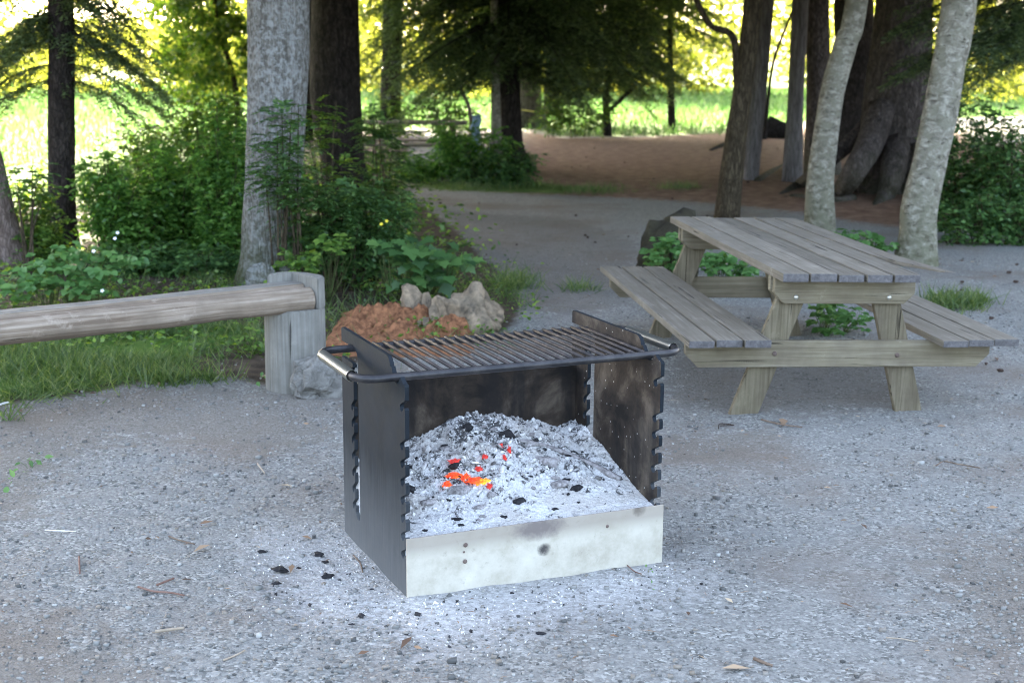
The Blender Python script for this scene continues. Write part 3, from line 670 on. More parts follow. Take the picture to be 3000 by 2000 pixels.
CH = [(1333, 1366, .030, .014, 'char', 'black wedge of charcoal under the flat red ember'), (1484, 1278, .034, .022, 'char', 'jagged black charcoal chunk at the top right of the heap'),
      (1370, 1255, .034, .018, 'char', 'largest black charcoal chunk at the top of the heap'), (1348, 1440, .044, .022, 'char_grey', 'pinkish grey wood chunk just under the glowing strip'),
      (1195, 1437, .030, .014, 'char', 'black charcoal wedge by the left plate'), (1252, 1475, .030, .018, 'char_grey', 'slanting blue-grey charred piece low on the left'),
      (1600, 1355, .055, .022, 'char_grey', 'long grey-brown charred piece right of the embers'), (1690, 1430, .030, .012, 'char', 'dark flat charcoal near the right plate'),
      (1520, 1470, .026, .012, 'char', 'dark charcoal flake at the foot of the heap, right of centre'), (1440, 1450, .020, .012, 'char_grey', 'grey nugget under the brightest ember'),
      (1306, 1318, .024, .014, 'char_grey', 'grey chunk on the left shoulder of the heap'), (1475, 1515, .013, .007, 'char', 'lone black bit near the cream front board'),
      (1405, 1490, .022, .013, 'char_grey', 'grey-brown chunk at the front foot of the heap'), (1640, 1420, .040, .018, 'char_grey', 'brown-grey bark piece on the right slope'), (1545, 1300, .034, .012, 'char_grey', 'ashy grey slab just right of the heap top')]
for i, (px, py, a, b, mt, lb) in enumerate(CH):
    q = ash_hit(px, py)
    if q: put_local('charcoal_chunk', lump(a, a * 0.6, b, i * 5.3 + 1, 0.5), M[mt], q + Vector((0, 0, 0.001)), random.uniform(-0.9, 0.9), random.uniform(-0.3, 0.5), lb, 'charcoal')
bits = [lump(1.25, 0.7, 0.5, 60 + k, 0.95, 2, 2.6) for k in range(6)]
for b in bits: b.materials.append(M['char'])
bitsg = [b.copy() for b in bits]
for b in bitsg: b.materials.clear(); b.materials.append(M['char_grey'])
k = 0
while k < 95:
    if random.random() < 0.45: x, y = random.gauss(0.47, 0.16), random.gauss(0.52, 0.10)
    else: x, y = random.uniform(0.05, 0.94), random.uniform(0.06, 0.66)
    if not (0.04 < x < 0.95 and 0.04 < y < 0.66): continue
    s_ = math.exp(random.gauss(-4.95, 0.4)); g = random.random() < 0.5
    o = bpy.data.objects.new('charcoal_bit', random.choice(bitsg if g else bits)); C.objects.link(o)
    o.matrix_world = Matrix.Translation((FX, FY, 0)) @ Matrix.Rotation(FYAW, 4, 'Z') @ Matrix.Translation((x, y, ash_z(x, y) + s_ * 0.2)) @ Matrix.Rotation(random.uniform(0, 6.3), 4, 'Z') @ Matrix.Rotation(random.uniform(-0.6, 0.6), 4, 'X') @ Matrix.Diagonal((s_, s_, s_, 1))
    tag(o, 'small ashy grey wood fragment lying on the ash heap' if g else 'small black charcoal fragment lying on the ash heap', 'charcoal', 'grey fragments on the ash heap' if g else 'black fragments on the ash heap'); k += 1
pts = [ash_hit(*p) for p in ((1524, 1293), (1580, 1306), (1639, 1324), (1719, 1358), (1770, 1385), (1817, 1408))]
pts = [p for p in pts if p]
if len(pts) > 2:
    ch = smooth_chain([(p.x, p.y, p.z + 0.004, r) for p, r in zip(pts, (0.006, 0.008, 0.009, 0.011, 0.013, 0.011))], 24)
    me = tubes_mesh('stick', [ch], 10, 0.25, 3); o = link('charred_stick', me, M['char_grey'], smooth=True); o.location = (FX, FY, 0); o.rotation_euler = (0, 0, FYAW)
    tag(o, 'long half-buried charred stick running down the right side of the ash heap', 'stick')
def flakes(name, P, sz, mat, label, frame=None):
    T = []
    for k_ in range(8):
        v = np.array([(a, b, c) for a in (-1, 1) for b in (-1, 1) for c in (-1, 1)], float) * 0.5 * rng.uniform(0.35, 1.3, (8, 3)); v *= [1.3, 0.8, 0.42]; T.append(v)
    T = np.array(T); Fq = np.array([(0, 1, 3, 2), (4, 6, 7, 5), (0, 4, 5, 1), (2, 3, 7, 6), (0, 2, 6, 4), (1, 5, 7, 3)]); n = len(P)
    d = rng.normal(size=(n, 3)); X, Y, Z = frames(d, rng.normal(size=(n, 3)) + [0, 0, 0.8]); t_ = T[rng.integers(0, 8, n)] * sz[:, None, None]
    V = P[:, None, :] + X[:, None, :] * t_[:, :, 0:1] + Y[:, None, :] * t_[:, :, 1:2] + Z[:, None, :] * t_[:, :, 2:3]
    o = link(name, np_mesh(name, V, (np.arange(n)[:, None, None] * 8 + Fq[None]).reshape(-1, 4)), mat); tag(o, label, 'ash', kind='stuff'); return o
M['flake'] = island_mat('ash_flakes', [(0, (0.03, 0.03, 0.032)), (0.10, (0.07, 0.07, 0.07)), (0.15, (0.20, 0.19, 0.175)), (0.35, (0.40, 0.39, 0.37)), (0.6, (0.62, 0.615, 0.59)), (1, (0.80, 0.795, 0.77))], 0.95)
n = 1700; xy = np.column_stack([np.clip(rng.normal(0.46, 0.26, n), 0.03, 0.955), np.clip(rng.normal(0.42, 0.20, n), 0.03, 0.67)]); sz = np.clip(np.exp(rng.normal(-5.05, 0.6, n)), 0.002, 0.030) * np.where(xy[:, 1] < 0.16, 0.5, 1.0)
o = flakes('ash_flakes', np.column_stack([xy, [ash_z(a, b) for a, b in xy]]) + np.column_stack([np.zeros((n, 2)), sz * 0.12]), sz, M['flake'], 'crumbly flakes of white and grey ash covering the heap'); o.location = (FX, FY, 0); o.rotation_euler = (0, 0, FYAW)
n = 9000; b_ = POLY['ash'][0]; P = np.stack([rng.uniform(b_[:, 0].min() - 0.3, b_[:, 0].max() + 0.3, n), rng.uniform(b_[:, 1].min() - 0.3, b_[:, 1].max() + 0.2, n)], 1)
P = P[sdist(P, b_) + rng.normal(size=n) * 0.14 > 0.05]; q_ = (P - np.array([FX, FY])) @ np.array([[math.cos(FYAW), -math.sin(FYAW)], [math.sin(FYAW), math.cos(FYAW)]])
P = P[~((q_[:, 0] > -0.01) & (q_[:, 0] < FW + 0.02) & (q_[:, 1] > -0.02) & (q_[:, 1] < FD + 0.02))]; n = len(P)
flakes('spilled_ash', np.column_stack([P, [ground_z(a, b) + 0.010 * noise.noise(Vector((a * 5, b * 5, 0))) + 0.002 for a, b in P]]), np.clip(np.exp(rng.normal(-5.55, 0.45, n)), 0.0015, 0.012), M['flake'], 'white ash flakes spilled on the gravel round the fire pit')
# bits lying in the spilled ash on the ground
SP = [(822, 1672, .021, 'largest black charcoal lump on the spilled ash left of the pit'), (812, 1710, .012, None), (935, 1625, .016, None), (953, 1645, .010, None), (765, 1617, .012, 'flat grey-black flake at the left edge of the spilled ash'),
      (960, 1690, .018, 'brownish flake beside the pit corner on spilled ash'), (1030, 1830, .007, None), (1060, 1806, .014, 'grey chip on spilled ash below the pit corner'), (1225, 1802, .014, None), (1192, 1860, .010, None), (1585, 1858, .012, None),
      (808, 1740, .008, None), (908, 1773, .009, None), (1380, 1850, .008, None), (875, 1662, .007, None), (1090, 1725, .006, None), (1500, 1735, .006, None), (2055, 1706, .008, None), (1340, 1760, .006, None), (1650, 1770, .006, None)]
for px, py, s_, lb in SP:
    p = G(px / K, py / K); o = bpy.data.objects.new('charcoal_bit', random.choice(bits)); C.objects.link(o)
    o.matrix_world = Matrix.Translation((p.x, p.y, ground_z(p.x, p.y) + s_ * 0.4)) @ Matrix.Rotation(random.uniform(0, 6.3), 4, 'Z') @ Matrix.Diagonal((s_, s_, s_, 1))
    tag(o, lb or 'small black charcoal bit lying on the ground by the fire pit', 'charcoal', None if lb else 'black bits on the ground by the pit')
print('pit ok')

# ------------------------------------------------------------------ picnic table
def picnic_table():
    root = empty('picnic_table', 'large grey weathered wooden picnic table with attached benches', 'picnic table', (1.7099, 6.8177, -0.005))
    root.matrix_world = Matrix.Translation((1.7099, 6.8177, -0.005)) @ Matrix.Rotation(0.1179, 4, 'Z') @ Matrix.Rotation(0.0035, 4, 'X') @ Matrix.Rotation(0.0154, 4, 'Y')
    L = 2.474
    def planks(name, x0, n, z0, z1, jit, parent=root, last=False):
        bm = bmesh.new()
        for i in range(n):
            if last and i == n - 1: continue
            xa = x0 + i * 0.146; j = jit[i % len(jit)]
            vs = box_bm(bm, xa, xa + random.uniform(0.131, 0.1385), j, L + jit[(i + 1) % len(jit)] * 1.5, z0, z1 + random.uniform(-0.003, 0.003), 0.005)
        if last:   # outermost plank: warped, its near end split off at a slant to a thin edge
            xa = x0 + (n - 1) * 0.146; ys = [0.0, 0.10, 0.25, 0.45, 0.7, 1.0, 1.6, L]; rows = []
            for y in ys:
                t = max(0, 1 - y / 0.75); xin = xa + 0.115 * t ** 1.3; xo = xa + 0.137 + 0.035 * t ** 1.5; up = 0.016 * t; th = (z1 - z0) * (1 - 0.88 * t ** 0.8)
                rows.append([bm.verts.new((xin, y, z1 + up)), bm.verts.new((xo, y, z1 + up - 0.004 * t)), bm.verts.new((xo, y, z1 + up - th)), bm.verts.new((xin, y, z1 + up - th))])
            for a, b in zip(rows, rows[1:]):
                for q in range(4): bm.faces.new((a[q], a[(q + 1) % 4], b[(q + 1) % 4], b[q]))
            bm.faces.new(rows[0][::-1]); bm.faces.new(rows[-1]); bmesh.ops.recalc_face_normals(bm, faces=bm.faces)
        o = bm_obj(name, bm, M['wood_top'], parent); o.data.materials.append(M['wood_end'])
        for pl in o.data.polygons:
            if abs(pl.normal.y) > 0.9: pl.material_index = 1
        return o
    planks('tabletop', -0.368, 6, 0.739, 0.780, [0.0, 0.004, 0.002, -0.008, -0.002, 0.006], last=True)
    planks('seat', -0.834, 3, 0.402, 0.440, [-0.004, 0.012, 0.0])
    planks('seat', 0.505, 3, 0.402, 0.440, [0.0, 0.02, 0.035])
    def chamfer_beam(name, x0, x1, y0, y1, z0, z1, ch, mat, cx=None):
        cx = cx or ch
        pr = [(x0 + cx, z0), (x1 - cx, z0), (x1, z0 + ch), (x1, z1), (x0, z1), (x0, z0 + ch)]
        bm = bmesh.new(); f = bm.faces.new([bm.verts.new((x, y0, z)) for x, z in pr])
        r = bmesh.ops.extrude_face_region(bm, geom=[f]); bmesh.ops.translate(bm, verts=[g for g in r['geom'] if isinstance(g, bmesh.types.BMVert)], vec=(0, y1 - y0, 0))
        bmesh.ops.recalc_face_normals(bm, faces=bm.faces); bmesh.ops.bevel(bm, geom=list(bm.edges), offset=0.003, segments=1, affect='EDGES')
        return bm_obj(name, bm, mat, root)
    for y, s_ in ((0.175, 1), (L - 0.175, -1)):
        ya = lambda a, b: (min(y + s_ * a, y + s_ * b), max(y + s_ * a, y + s_ * b))
        a, b = ya(0, 0.038); beam = chamfer_beam('cross_beam', -0.805, 0.845, a, b, 0.262, 0.4015, 0.07, M['wood_frame'], 0.07)
        brace = chamfer_beam('top_brace', -0.352, 0.405, a, b, 0.598, 0.7385, 0.055, M['wood_frame'], 0.055)
        a, b = ya(0.080, 0.118); chamfer_beam('top_brace', -0.352, 0.405, a, b, 0.600, 0.7375, 0.055, M['wood_frame'], 0.055)
        a, b = ya(0.0395, 0.0785)
        for sx, xb, xt in ((-1, -0.470, -0.205), (1, 0.450, 0.235)):
            bm = bmesh.new(); ztop = 0.735; hw = 0.072 * math.sqrt(1 + ((xt - xb) / ztop) ** 2)
            co = [(xb - hw, -0.02), (xb + hw, -0.02), (xt + hw, ztop), (xt - hw, ztop)]
            f = bm.faces.new([bm.verts.new((x, a, z)) for x, z in co]); r = bmesh.ops.extrude_face_region(bm, geom=[f])
            bmesh.ops.translate(bm, verts=[g for g in r['geom'] if isinstance(g, bmesh.types.BMVert)], vec=(0, b - a, 0)); bmesh.ops.recalc_face_normals(bm, faces=bm.faces)
            bmesh.ops.bevel(bm, geom=list(bm.edges), offset=0.004, segments=1, affect='EDGES'); bm_obj('leg', bm, M['wood_leg'], root)
        for host, pts_, mt, rr in ((brace, ((-0.235, 0.632), (0.265, 0.632)), 'bolt', 0.013), (beam, ((-0.33, 0.335), (0.335, 0.325)), 'rust_bolt', 0.013)):
            for x, z in pts_:
                bm = bmesh.new(); bmesh.ops.create_uvsphere(bm, u_segments=14, v_segments=8, radius=rr)
                bmesh.ops.transform(bm, matrix=Matrix.Translation((x, y - s_ * 0.001, z)) @ Matrix.Diagonal((1, 0.6, 1, 1)), verts=bm.verts); bm_obj('bolt', bm, M[mt], host, True)
picnic_table()

# ------------------------------------------------------------------ log bench
def log_bench():
    P0 = Vector((-1.205, 7.53, 0)); e = Vector((0.80, 0.60, 0)); bk = Vector((-0.60, 0.80, 0))
    pc = P0 + e * (-0.015) + bk * 0.0; ang = math.atan2(0.6, 0.8)
    root = empty('log_bench', 'split log bench on round grey posts beside the grass', 'bench', (pc.x, pc.y, 0), ang)
    def seat():
        bm = bmesh.new(); rows = []; N = 60; Ls = 4.6
        prof = [(0.130, -0.05), (0.130, 0.0), (0.060, 0.004), (-0.004, 0.002), (-0.018, -0.016)] + [(-0.075 + 0.066 * math.cos(R(a)), -0.074 + 0.068 * math.sin(R(a))) for a in range(40, 275, 15)] + [(0.02, -0.132), (0.10, -0.095)]
        for i in range(N + 1):
            x = 0.055 - Ls * i / N; nz = 1 + 0.05 * noise.noise(Vector((x * 1.7, 0, 0))); row = []
            for b, z in prof:
                k = nz * (1 + 0.045 * noise.noise(Vector((x * 2.5, b * 14, z * 14)))) if z < -0.01 else 1
                row.append(bm.verts.new((x, b * k, 0.585 + z * k + 0.004 * noise.noise(Vector((x * 3, b * 5, 7))))))
            rows.append(row)
        m = len(prof)
        for a, b in zip(rows, rows[1:]):
            for q in range(m): bm.faces.new((a[q], a[(q + 1) % m], b[(q + 1) % m], b[q]))
        bm.faces.new(rows[0]); bm.faces.new(rows[-1][::-1]); bmesh.ops.recalc_face_normals(bm, faces=bm.faces)
        o = bm_obj('seat_log', bm, M['log_wood'], root); o.data.materials.append(M['log_top'])
        for pl in o.data.polygons:
            if pl.normal.z > 0.7 and pl.center.y > -0.03: pl.material_index = 1
        return o
    seat()
    def post(x0, y0, flip=1):
        bm = bmesh.new(); r = 0.172; NS = 48
        def rad(a): return r * (1 + 0.025 * noise.noise(Vector((math.cos(a) * 1.5, math.sin(a) * 1.5, x0))) - 0.03 * max(0, math.cos((a + 1.9) * 3)) ** 4) - (0.010 if abs(((a + 1.62 + math.pi) % (2 * math.pi)) - math.pi) < 0.05 else 0)
        low = [(rad(a) * math.cos(a), rad(a) * math.sin(a)) for a in (2 * math.pi * k / NS for k in range(NS))]
        t1, t2 = -math.acos(0.062 / r), math.pi - math.asin(0.134 / r)
        up = [(rad(t1 + (t2 - t1) * k / 30) * math.cos(t1 + (t2 - t1) * k / 30), rad(t1 + (t2 - t1) * k / 30) * math.sin(t1 + (t2 - t1) * k / 30)) for k in range(31)] + [(0.062, 0.134)]
        for pr, za, zb in ((low, -0.05, 0.462), (up, 0.4625, 0.632)):
            A_ = [bm.verts.new((x0 + flip * x, y0 + y, za)) for x, y in pr]; B_ = [bm.verts.new((x0 + flip * x * 0.985, y0 + y * 0.985, zb + (0.006 * noise.noise(Vector((x * 9, y * 9, 0)))))) for x, y in pr]; n = len(pr)
            for q in range(n): bm.faces.new((A_[q], A_[(q + 1) % n], B_[(q + 1) % n], B_[q]))
            bm.faces.new(A_[::-1]); bm.faces.new(B_)
        bmesh.ops.recalc_face_normals(bm, faces=bm.faces); bmesh.ops.bevel(bm, geom=[e_ for e_ in bm.edges if e_.calc_face_angle(0) > 0.9], offset=0.006, segments=2, affect='EDGES')
        return bm_obj('post', bm, M['post_wood'], root)
    post(0.0, 0.0); post(-4.45, 0.0, -1)
log_bench()

# rock leaning on the post
p = G(716, 905); me = lump(0.15, 0.09, 0.15, 21, 0.6, 3, 1.1)
for v in me.vertices: v.co.x += v.co.z * 0.25; v.co.z = max(v.co.z, -0.07) + 0.06
o = link('leaning_rock', me, M['rock'], smooth=False); o.location = (p.x + 0.03, p.y - 0.06, 0); o.rotation_euler = (0, 0.25, 0.35)
tag(o, 'rough light grey rock leaning against the foot of the bench post', 'rock')

# rotten stump
def stump():
    a = G(950, 775); root = empty('rotten_stump', 'crumbling orange-brown rotten stump behind the fire pit', 'stump', (a.x, a.y, 0))
    nx, ny = 240, 160; V = []
    for j in range(ny):
        for i in range(nx):
            x = -0.60 + 1.05 * i / (nx - 1); y = -0.62 + 1.52 * j / (ny - 1)
            e = max(0, 1 - ((x + 0.08 + 0.05 * noise.noise(Vector((y * 4, 1, 1)))) / 0.50) ** 4) * max(0, 1 - (abs(y - 0.14 + 0.08 * noise.noise(Vector((x * 4, 1, 5)))) / 0.74) ** 4) * (0.35 + 0.65 * min(1, max(0, (y + 0.45) / 0.6)))
            z = 0.135 * e ** 0.5 * (0.8 + 0.8 * noise.noise(Vector((x * 4, y * 4, 2)))) + 0.05 * e * noise.noise(Vector((x * 13, y * 13, 4))) + 0.03 * e * (0.3 - abs(noise.noise(Vector((x * 24, y * 24, 5))))) + 0.02 * e * noise.noise(Vector((x * 50, y * 50, 5)))
            V.append((x, y, z - 0.02))
    jj, ii = np.meshgrid(np.arange(ny - 1), np.arange(nx - 1), indexing='ij'); b = (jj * nx + ii).ravel()
    link('rotten_core', np_mesh('core', V, np.stack([b, b + 1, b + nx + 1, b + nx], 1)), M['rust_wood'], root)
    me = lump(0.20, 0.13, 0.19, 35, 0.75, 4, 1.3); me.transform(Matrix.Translation((0.385, 0.22, 0.09)) @ Matrix.Rotation(0.5, 4, 'Y'))
    link('bleached_root', me, M['pale_wood'], root, True)
    chs = [[(0.20, 0.30, 0.02, 0.07), (0.16, 0.36, 0.15, 0.055), (0.12, 0.38, 0.21, 0.02)], [(-0.02, 0.52, 0.05, 0.09), (-0.06, 0.52, 0.19, 0.07), (-0.10, 0.5, 0.27, 0.025)], [(0.06, 0.5, 0.05, 0.06), (0.05, 0.5, 0.22, 0.02)]]
    link('snag', tubes_mesh('snag', [smooth_chain(c, 14) for c in chs], 20, 0.8, 4), M['pale_wood'], root, False)
    bm = bmesh.new(); box_bm(bm, 0.06, 0.10, 0.02, 0.05, 0, 0.13, 0.004); box_bm(bm, 0.02, 0.05, 0.06, 0.09, 0, 0.10, 0.004); bm_obj('splinter', bm, M['pale_wood'], root)
stump()

# dark stump behind the table
p = G(1530, 640); me = lump(0.26, 0.24, 0.33, 44, 0.35, 4, 1.5); me.transform(Matrix.Translation((0, 0, 0.14))); 
me2 = lump(0.17, 0.16, 0.16, 47, 0.35, 3, 1.7); me2.transform(Matrix.Translation((0.13, 0.05, 0.42)))
bm = bmesh.new(); bm.from_mesh(me); bm.from_mesh(me2); o = bm_obj('old_stump', bm, M['mossy'], None, True); o.location = (p.x, p.y, 0)
tag(o, 'dark mossy rounded stump just behind the far end of the picnic table', 'stump')
print('props ok')
# ------------------------------------------------------------------ trees
def gd(u, v): return G(u, v).y
class Tree:
    """trunk from surveyed centre line; crown and branches collected, then built as parts"""
    def __init__(s, name, label, cat, pts, dist, mat, top=16.0, straight=0.6, group=None, wob=0.10, sides=28, flare=1.3):
        s.d = dist; P = []
        for u, v, w_ in pts:
            p = A(u, v, dist); P.append((p.x, p.y, p.z, w_ * K / F * dist / 2))
        P[0] = (P[0][0], P[0][1], -0.08, P[0][3] * flare)
        if top > P[-1][2] + 0.5:
            a, b = Vector(P[-2][:3]), Vector(P[-1][:3]); t = (b - a).normalized(); t = (t * (1 - straight) + Vector((0, 0, 1)) * straight).normalized()
            r = P[-1][3]; z = P[-1][2]; q = b
            for k in range(1, 6):
                q2 = b + t * ((top - z) / t.z * k / 5); P.append((q2.x, q2.y, q2.z, r * (1 - 0.17 * k)))
        s.P = P; s.base = Vector((P[0][0], P[0][1], 0)); s.mat = mat
        s.root = empty(name, label, cat, s.base, group=group); s.chains = [smooth_chain(P, 46)]; s.wob = wob; s.sides = sides
        s.L = Leaves(); s.hi = Leaves(); s.br = []
        s.seed = abs(hash(label)) % 97 if False else sum(map(ord, label)) % 97
    def at(s, z):
        P = s.chains[0]
        for a, b in zip(P, P[1:]):
            if a[2] <= z <= b[2]:
                t = (z - a[2]) / (b[2] - a[2] + 1e-9); return Vector([a[i] + (b[i] - a[i]) * t for i in range(3)])
        return Vector(P[-1][:3])
    def crown(s, z0, z1, rad, n=4000, conifer=True, size=0.6, dx=0, dy=0):
        p = s.at((z0 + z1) / 2); high_crown(s.hi, p.x + dx, p.y + dy, z0, z1, rad, n, conifer, size)
    def branch(s, z, ang, length, droop=0.35, twig=0.3, leaf=0.07, step=0.06, r=0.018, lw=0.22, tilt=0.0):
        p = s.at(z); sp = spruce_branch(s.L, p, (math.cos(ang), math.sin(ang), tilt), length, droop, twig, leaf, step, lw); s.br.append(spine_chain(sp[::3] if len(sp) > 6 else sp, r))
    def build(s, leafmat=None, himat=None, tpl=T_RHOMB):
        for ch in s.chains[1:]: pass
        part('trunk', tubes_mesh('trunk', s.chains, s.sides, s.wob, s.seed), s.mat, s.root, True)
        if s.br: part('branches', tubes_mesh('branches', s.br, 6), M['bark_dark'], s.root, True)
        if s.L.p: part('foliage', s.L.mesh('foliage', tpl), leafmat or M['leaf_spruce'], s.root)
        if s.hi.p: part('crown', s.hi.mesh('crown', T_RHOMB), himat or M['leaf_crown'], s.root)
    def root_chain(s, pts):
        """surface root: (u, v, height above ground, radius)"""
        c = []
        for u, v, h, r in pts:
            g = G(u, v, h); c.append((g.x, g.y, h, r))
        s.chains.append(smooth_chain(c, 14))

def rnd(a, b): return random.uniform(a, b)
# left spruce
t = Tree('spruce_tree', 'slim dark spruce with drooping sprays at the meadow edge', 'tree', [(143, 560, 68), (142, 470, 64), (141, 250, 60), (140, 0, 58)], gd(143, 560), M['bark_dark'])
for k in range(42):
    a = rnd(-0.7, 0.9) if k % 2 else math.pi + rnd(-0.9, 0.7)
    t.branch(rnd(1.9, 3.6), a, rnd(0.5, 1.25), rnd(0.5, 0.9), 0.30, 0.060, 0.045, 0.008, 0.28)
for z, a, l in ((1.95, 0.1, 1.0), (1.75, 0.25, 0.95), (1.60, -0.1, 0.85), (1.75, 3.2, 1.1), (1.6, 3.0, 1.2)): t.branch(z, a, l, 0.6, 0.30, 0.06, 0.04, 0.007, 0.28)
t.crown(3.4, 17, 2.6, 5200); t.build()
# left edge leaning trunk
t = Tree('leaning_tree', 'pinkish grey trunk leaning out of the left side of the picture', 'tree', [(24, 612, 78), (6, 500, 62), (-14, 400, 56), (-50, 250, 52), (-110, 0, 48)], gd(24, 612), M['bark_red'], straight=0.4)
t.crown(4.0, 15, 3.0, 4200, False); t.build()
# big grey maple
d3 = gd(622, 655)
t = Tree('maple_tree', 'thick pale grey maple trunk with mossy roots behind the log bench', 'tree', [(622, 655, 150), (618, 600, 132), (620, 530, 124), (629, 400, 128), (636, 250, 131), (641, 0, 136)], d3, M['bark_grey'], wob=0.07, sides=48)
t.root_chain([(655, 610, 0.20, 0.13), (700, 612, 0.17, 0.10), (745, 618, 0.12, 0.085), (782, 632, 0.07, 0.075), (806, 650, 0.0, 0.06)])
t.root_chain([(600, 640, 0.22, 0.12), (592, 660, 0.08, 0.09), (585, 680, -0.02, 0.06)]); t.root_chain([(640, 640, 0.2, 0.11), (655, 668, 0.06, 0.08), (668, 690, -0.03, 0.06)])
t.crown(3.2, 16, 4.6, 8500, False, 0.5); t.build()
# dark spruce behind the maple
t = Tree('spruce_tree', 'wide blackish spruce trunk just right of the grey maple', 'tree', [(796, 452, 104), (790, 380, 102), (778, 290, 112), (771, 200, 114), (769, 0, 105)], gd(796, 452), M['bark_dark'], wob=0.06, sides=32)
t.crown(3.4, 20, 3.8, 7000); t.build()
# centre tree with low sweeping branches
d5 = gd(1172, 392)
t = Tree('spruce_tree', 'dark spruce in the middle with low branches, standing behind the round bush', 'tree', [(1176, 392, 74), (1174, 340, 56), (1171, 200, 46), (1168, 0, 45)], d5, M['bark_dark'], flare=1.6)
for k in range(78):
    a = rnd(-1.1, 0.6) if k % 2 else math.pi + rnd(-0.6, 1.1)
    t.branch(rnd(2.2, 3.9), a, rnd(1.4, 3.0), rnd(0.35, 0.62), 0.46, 0.085, 0.075, 0.02, 0.24)
for k in range(16): t.branch(rnd(2.0, 3.0), -math.pi / 2 + rnd(-1.2, 1.2), rnd(0.9, 1.8), 0.4, 0.35, 0.085, 0.075, 0.015, 0.24)
for k in range(34): t.branch(rnd(1.55, 2.3), (math.pi if k % 5 < 3 else 0) + rnd(-0.9, 0.9), rnd(1.0, 2.1), rnd(0.35, 0.6), 0.42, 0.085, 0.075, 0.012, 0.24)
t.crown(3.6, 20, 3.8, 8000); t.build()
t = Tree('slim_tree', 'thin pale trunk close to the left of the middle dark spruce', 'tree', [(1141, 402, 26), (1140, 300, 24), (1138, 150, 20), (1135, 0, 18)], gd(1141, 402) + 0.5, M['bark_pale'], top=9); t.crown(3.6, 10, 1.8, 900, False); t.build()
t = Tree('spruce_tree', 'broad far trunk right behind the middle dark spruce', 'tree', [(1216, 292, 74), (1217, 240, 54), (1218, 100, 46), (1216, 0, 46)], gd(1216, 292), M['bark_big'], flare=1.4)
for k in range(30): t.branch(rnd(3.0, 4.6), rnd(-3.1, 0.0), rnd(2, 3.6), 0.35, 0.5, 0.14, 0.11, 0.02, 0.3)
t.crown(4.2, 21, 4.5, 7000); t.build()
t = Tree('sapling', 'thin crooked bare sapling left of the middle spruce', 'tree', [(1084, 300, 8), (1079, 255, 8), (1063, 215, 9), (1055, 165, 8), (1046, 60, 6)], 27.0, M['bark_red'], top=3.2, sides=8); t.build()
# conifer sweeping to the grass
t = Tree('conifer', 'dark conifer whose branches sweep down to the grass beyond the path', 'tree', [(1398, 262, 16), (1392, 225, 15), (1400, 170, 14), (1402, 60, 14)], 34.0, M['bark_dark'], top=14)
t.chains.append(smooth_chain([(*A(1398, 255, 34)[:], 0.05), (*A(1430, 225, 33.8)[:], 0.05), (*A(1462, 190, 33.6)[:], 0.04), (*A(1480, 130, 33.4)[:], 0.03)], 10))
for k in range(70):
    a = rnd(-math.pi, 0.3) if k % 3 else rnd(0, 6.3)
    t.branch(rnd(2.0, 4.6), a, rnd(1.2, 2.4), rnd(0.35, 0.6), 0.45, 0.115, 0.10, 0.015, 0.26)
for k in range(44): t.branch(rnd(1.3, 2.6), rnd(0, 6.3), rnd(0.9, 2.0), rnd(0.35, 0.6), 0.42, 0.11, 0.095, 0.012, 0.26)
t.crown(4.0, 15, 2.9, 4200); t.build()
# small spruce with a hanging branch between path and meadow, right of it
t = Tree('conifer', 'dark bushy conifer beside the leaning brown trunk, hanging over the meadow edge', 'tree', [(1545, 245, 14), (1540, 150, 13), (1538, 0, 12)], 37.0, M['bark_dark'], top=12)
for k in range(46): t.branch(rnd(2.6, 4.6), rnd(0, 6.3), rnd(1.0, 2.0), rnd(0.3, 0.55), 0.5, 0.12, 0.10, 0.015, 0.26)
t.crown(4.2, 14, 2.6, 3600); t.build()
# right hand group
da = gd(1668, 502)
t = Tree('brown_tree', 'leaning olive-brown trunk directly behind the far end of the picnic table', 'tree', [(1668, 502, 56), (1688, 330, 50), (1707, 194, 42), (1731, 0, 41)], da, M['bark_brown'], flare=1.1)
def lim(t, pts, dist): t.chains.append(smooth_chain([(*A(u, v, dist)[:], w_ * K / F * dist / 2) for u, v, w_ in pts], 20))
lim(t, [(1696, 215, 18), (1691, 165, 16), (1688, 100, 16), (1672, 74, 15), (1636, 62, 14), (1612, 28, 13), (1592, -20, 12)], da)
t.crown(3.2, 11, 2.2, 1600, False); t.build()
t = Tree('bare_trunk', 'pale barkless trunk right of the leaning brown trunk', 'tree', [(1724, 416, 34), (1731, 330, 37), (1746, 190, 33), (1764, 0, 27)], gd(1724, 416), M['bark_post'], top=8, flare=1.05, wob=0.04); t.build()
t = Tree('sapling', 'very thin dark sapling rising from a root mound behind the barkless trunk', 'tree', [(1757, 292, 9), (1765, 220, 8), (1780, 130, 7), (1822, 20, 6)], 33.0, M['bark_dark'], top=5, sides=8)
t.root_chain([(1757, 292, 0.25, 0.35), (1790, 305, 0.12, 0.3), (1815, 318, 0.0, 0.15)]); t.root_chain([(1745, 300, 0.1, 0.12), (1700, 318, 0.05, 0.09), (1632, 348, 0.0, 0.05)]); t.build()
t = Tree('grey_trunk', 'straight grey trunk in the middle of the right hand tree group', 'tree', [(1819, 420, 42), (1826, 260, 37), (1833, 110, 36), (1838, 0, 36)], gd(1819, 420), M['bark_post'], flare=1.15, wob=0.05); t.crown(3.6, 12, 2.0, 1200, False); t.build()
t = Tree('dark_tree', 'dark brown trunk behind the curved birch', 'tree', [(1890, 400, 72), (1882, 250, 56), (1878, 120, 54), (1875, 0, 54)], gd(1890, 400), M['bark_big'], flare=1.2); t.crown(3.8, 19, 3.6, 5500); t.build()
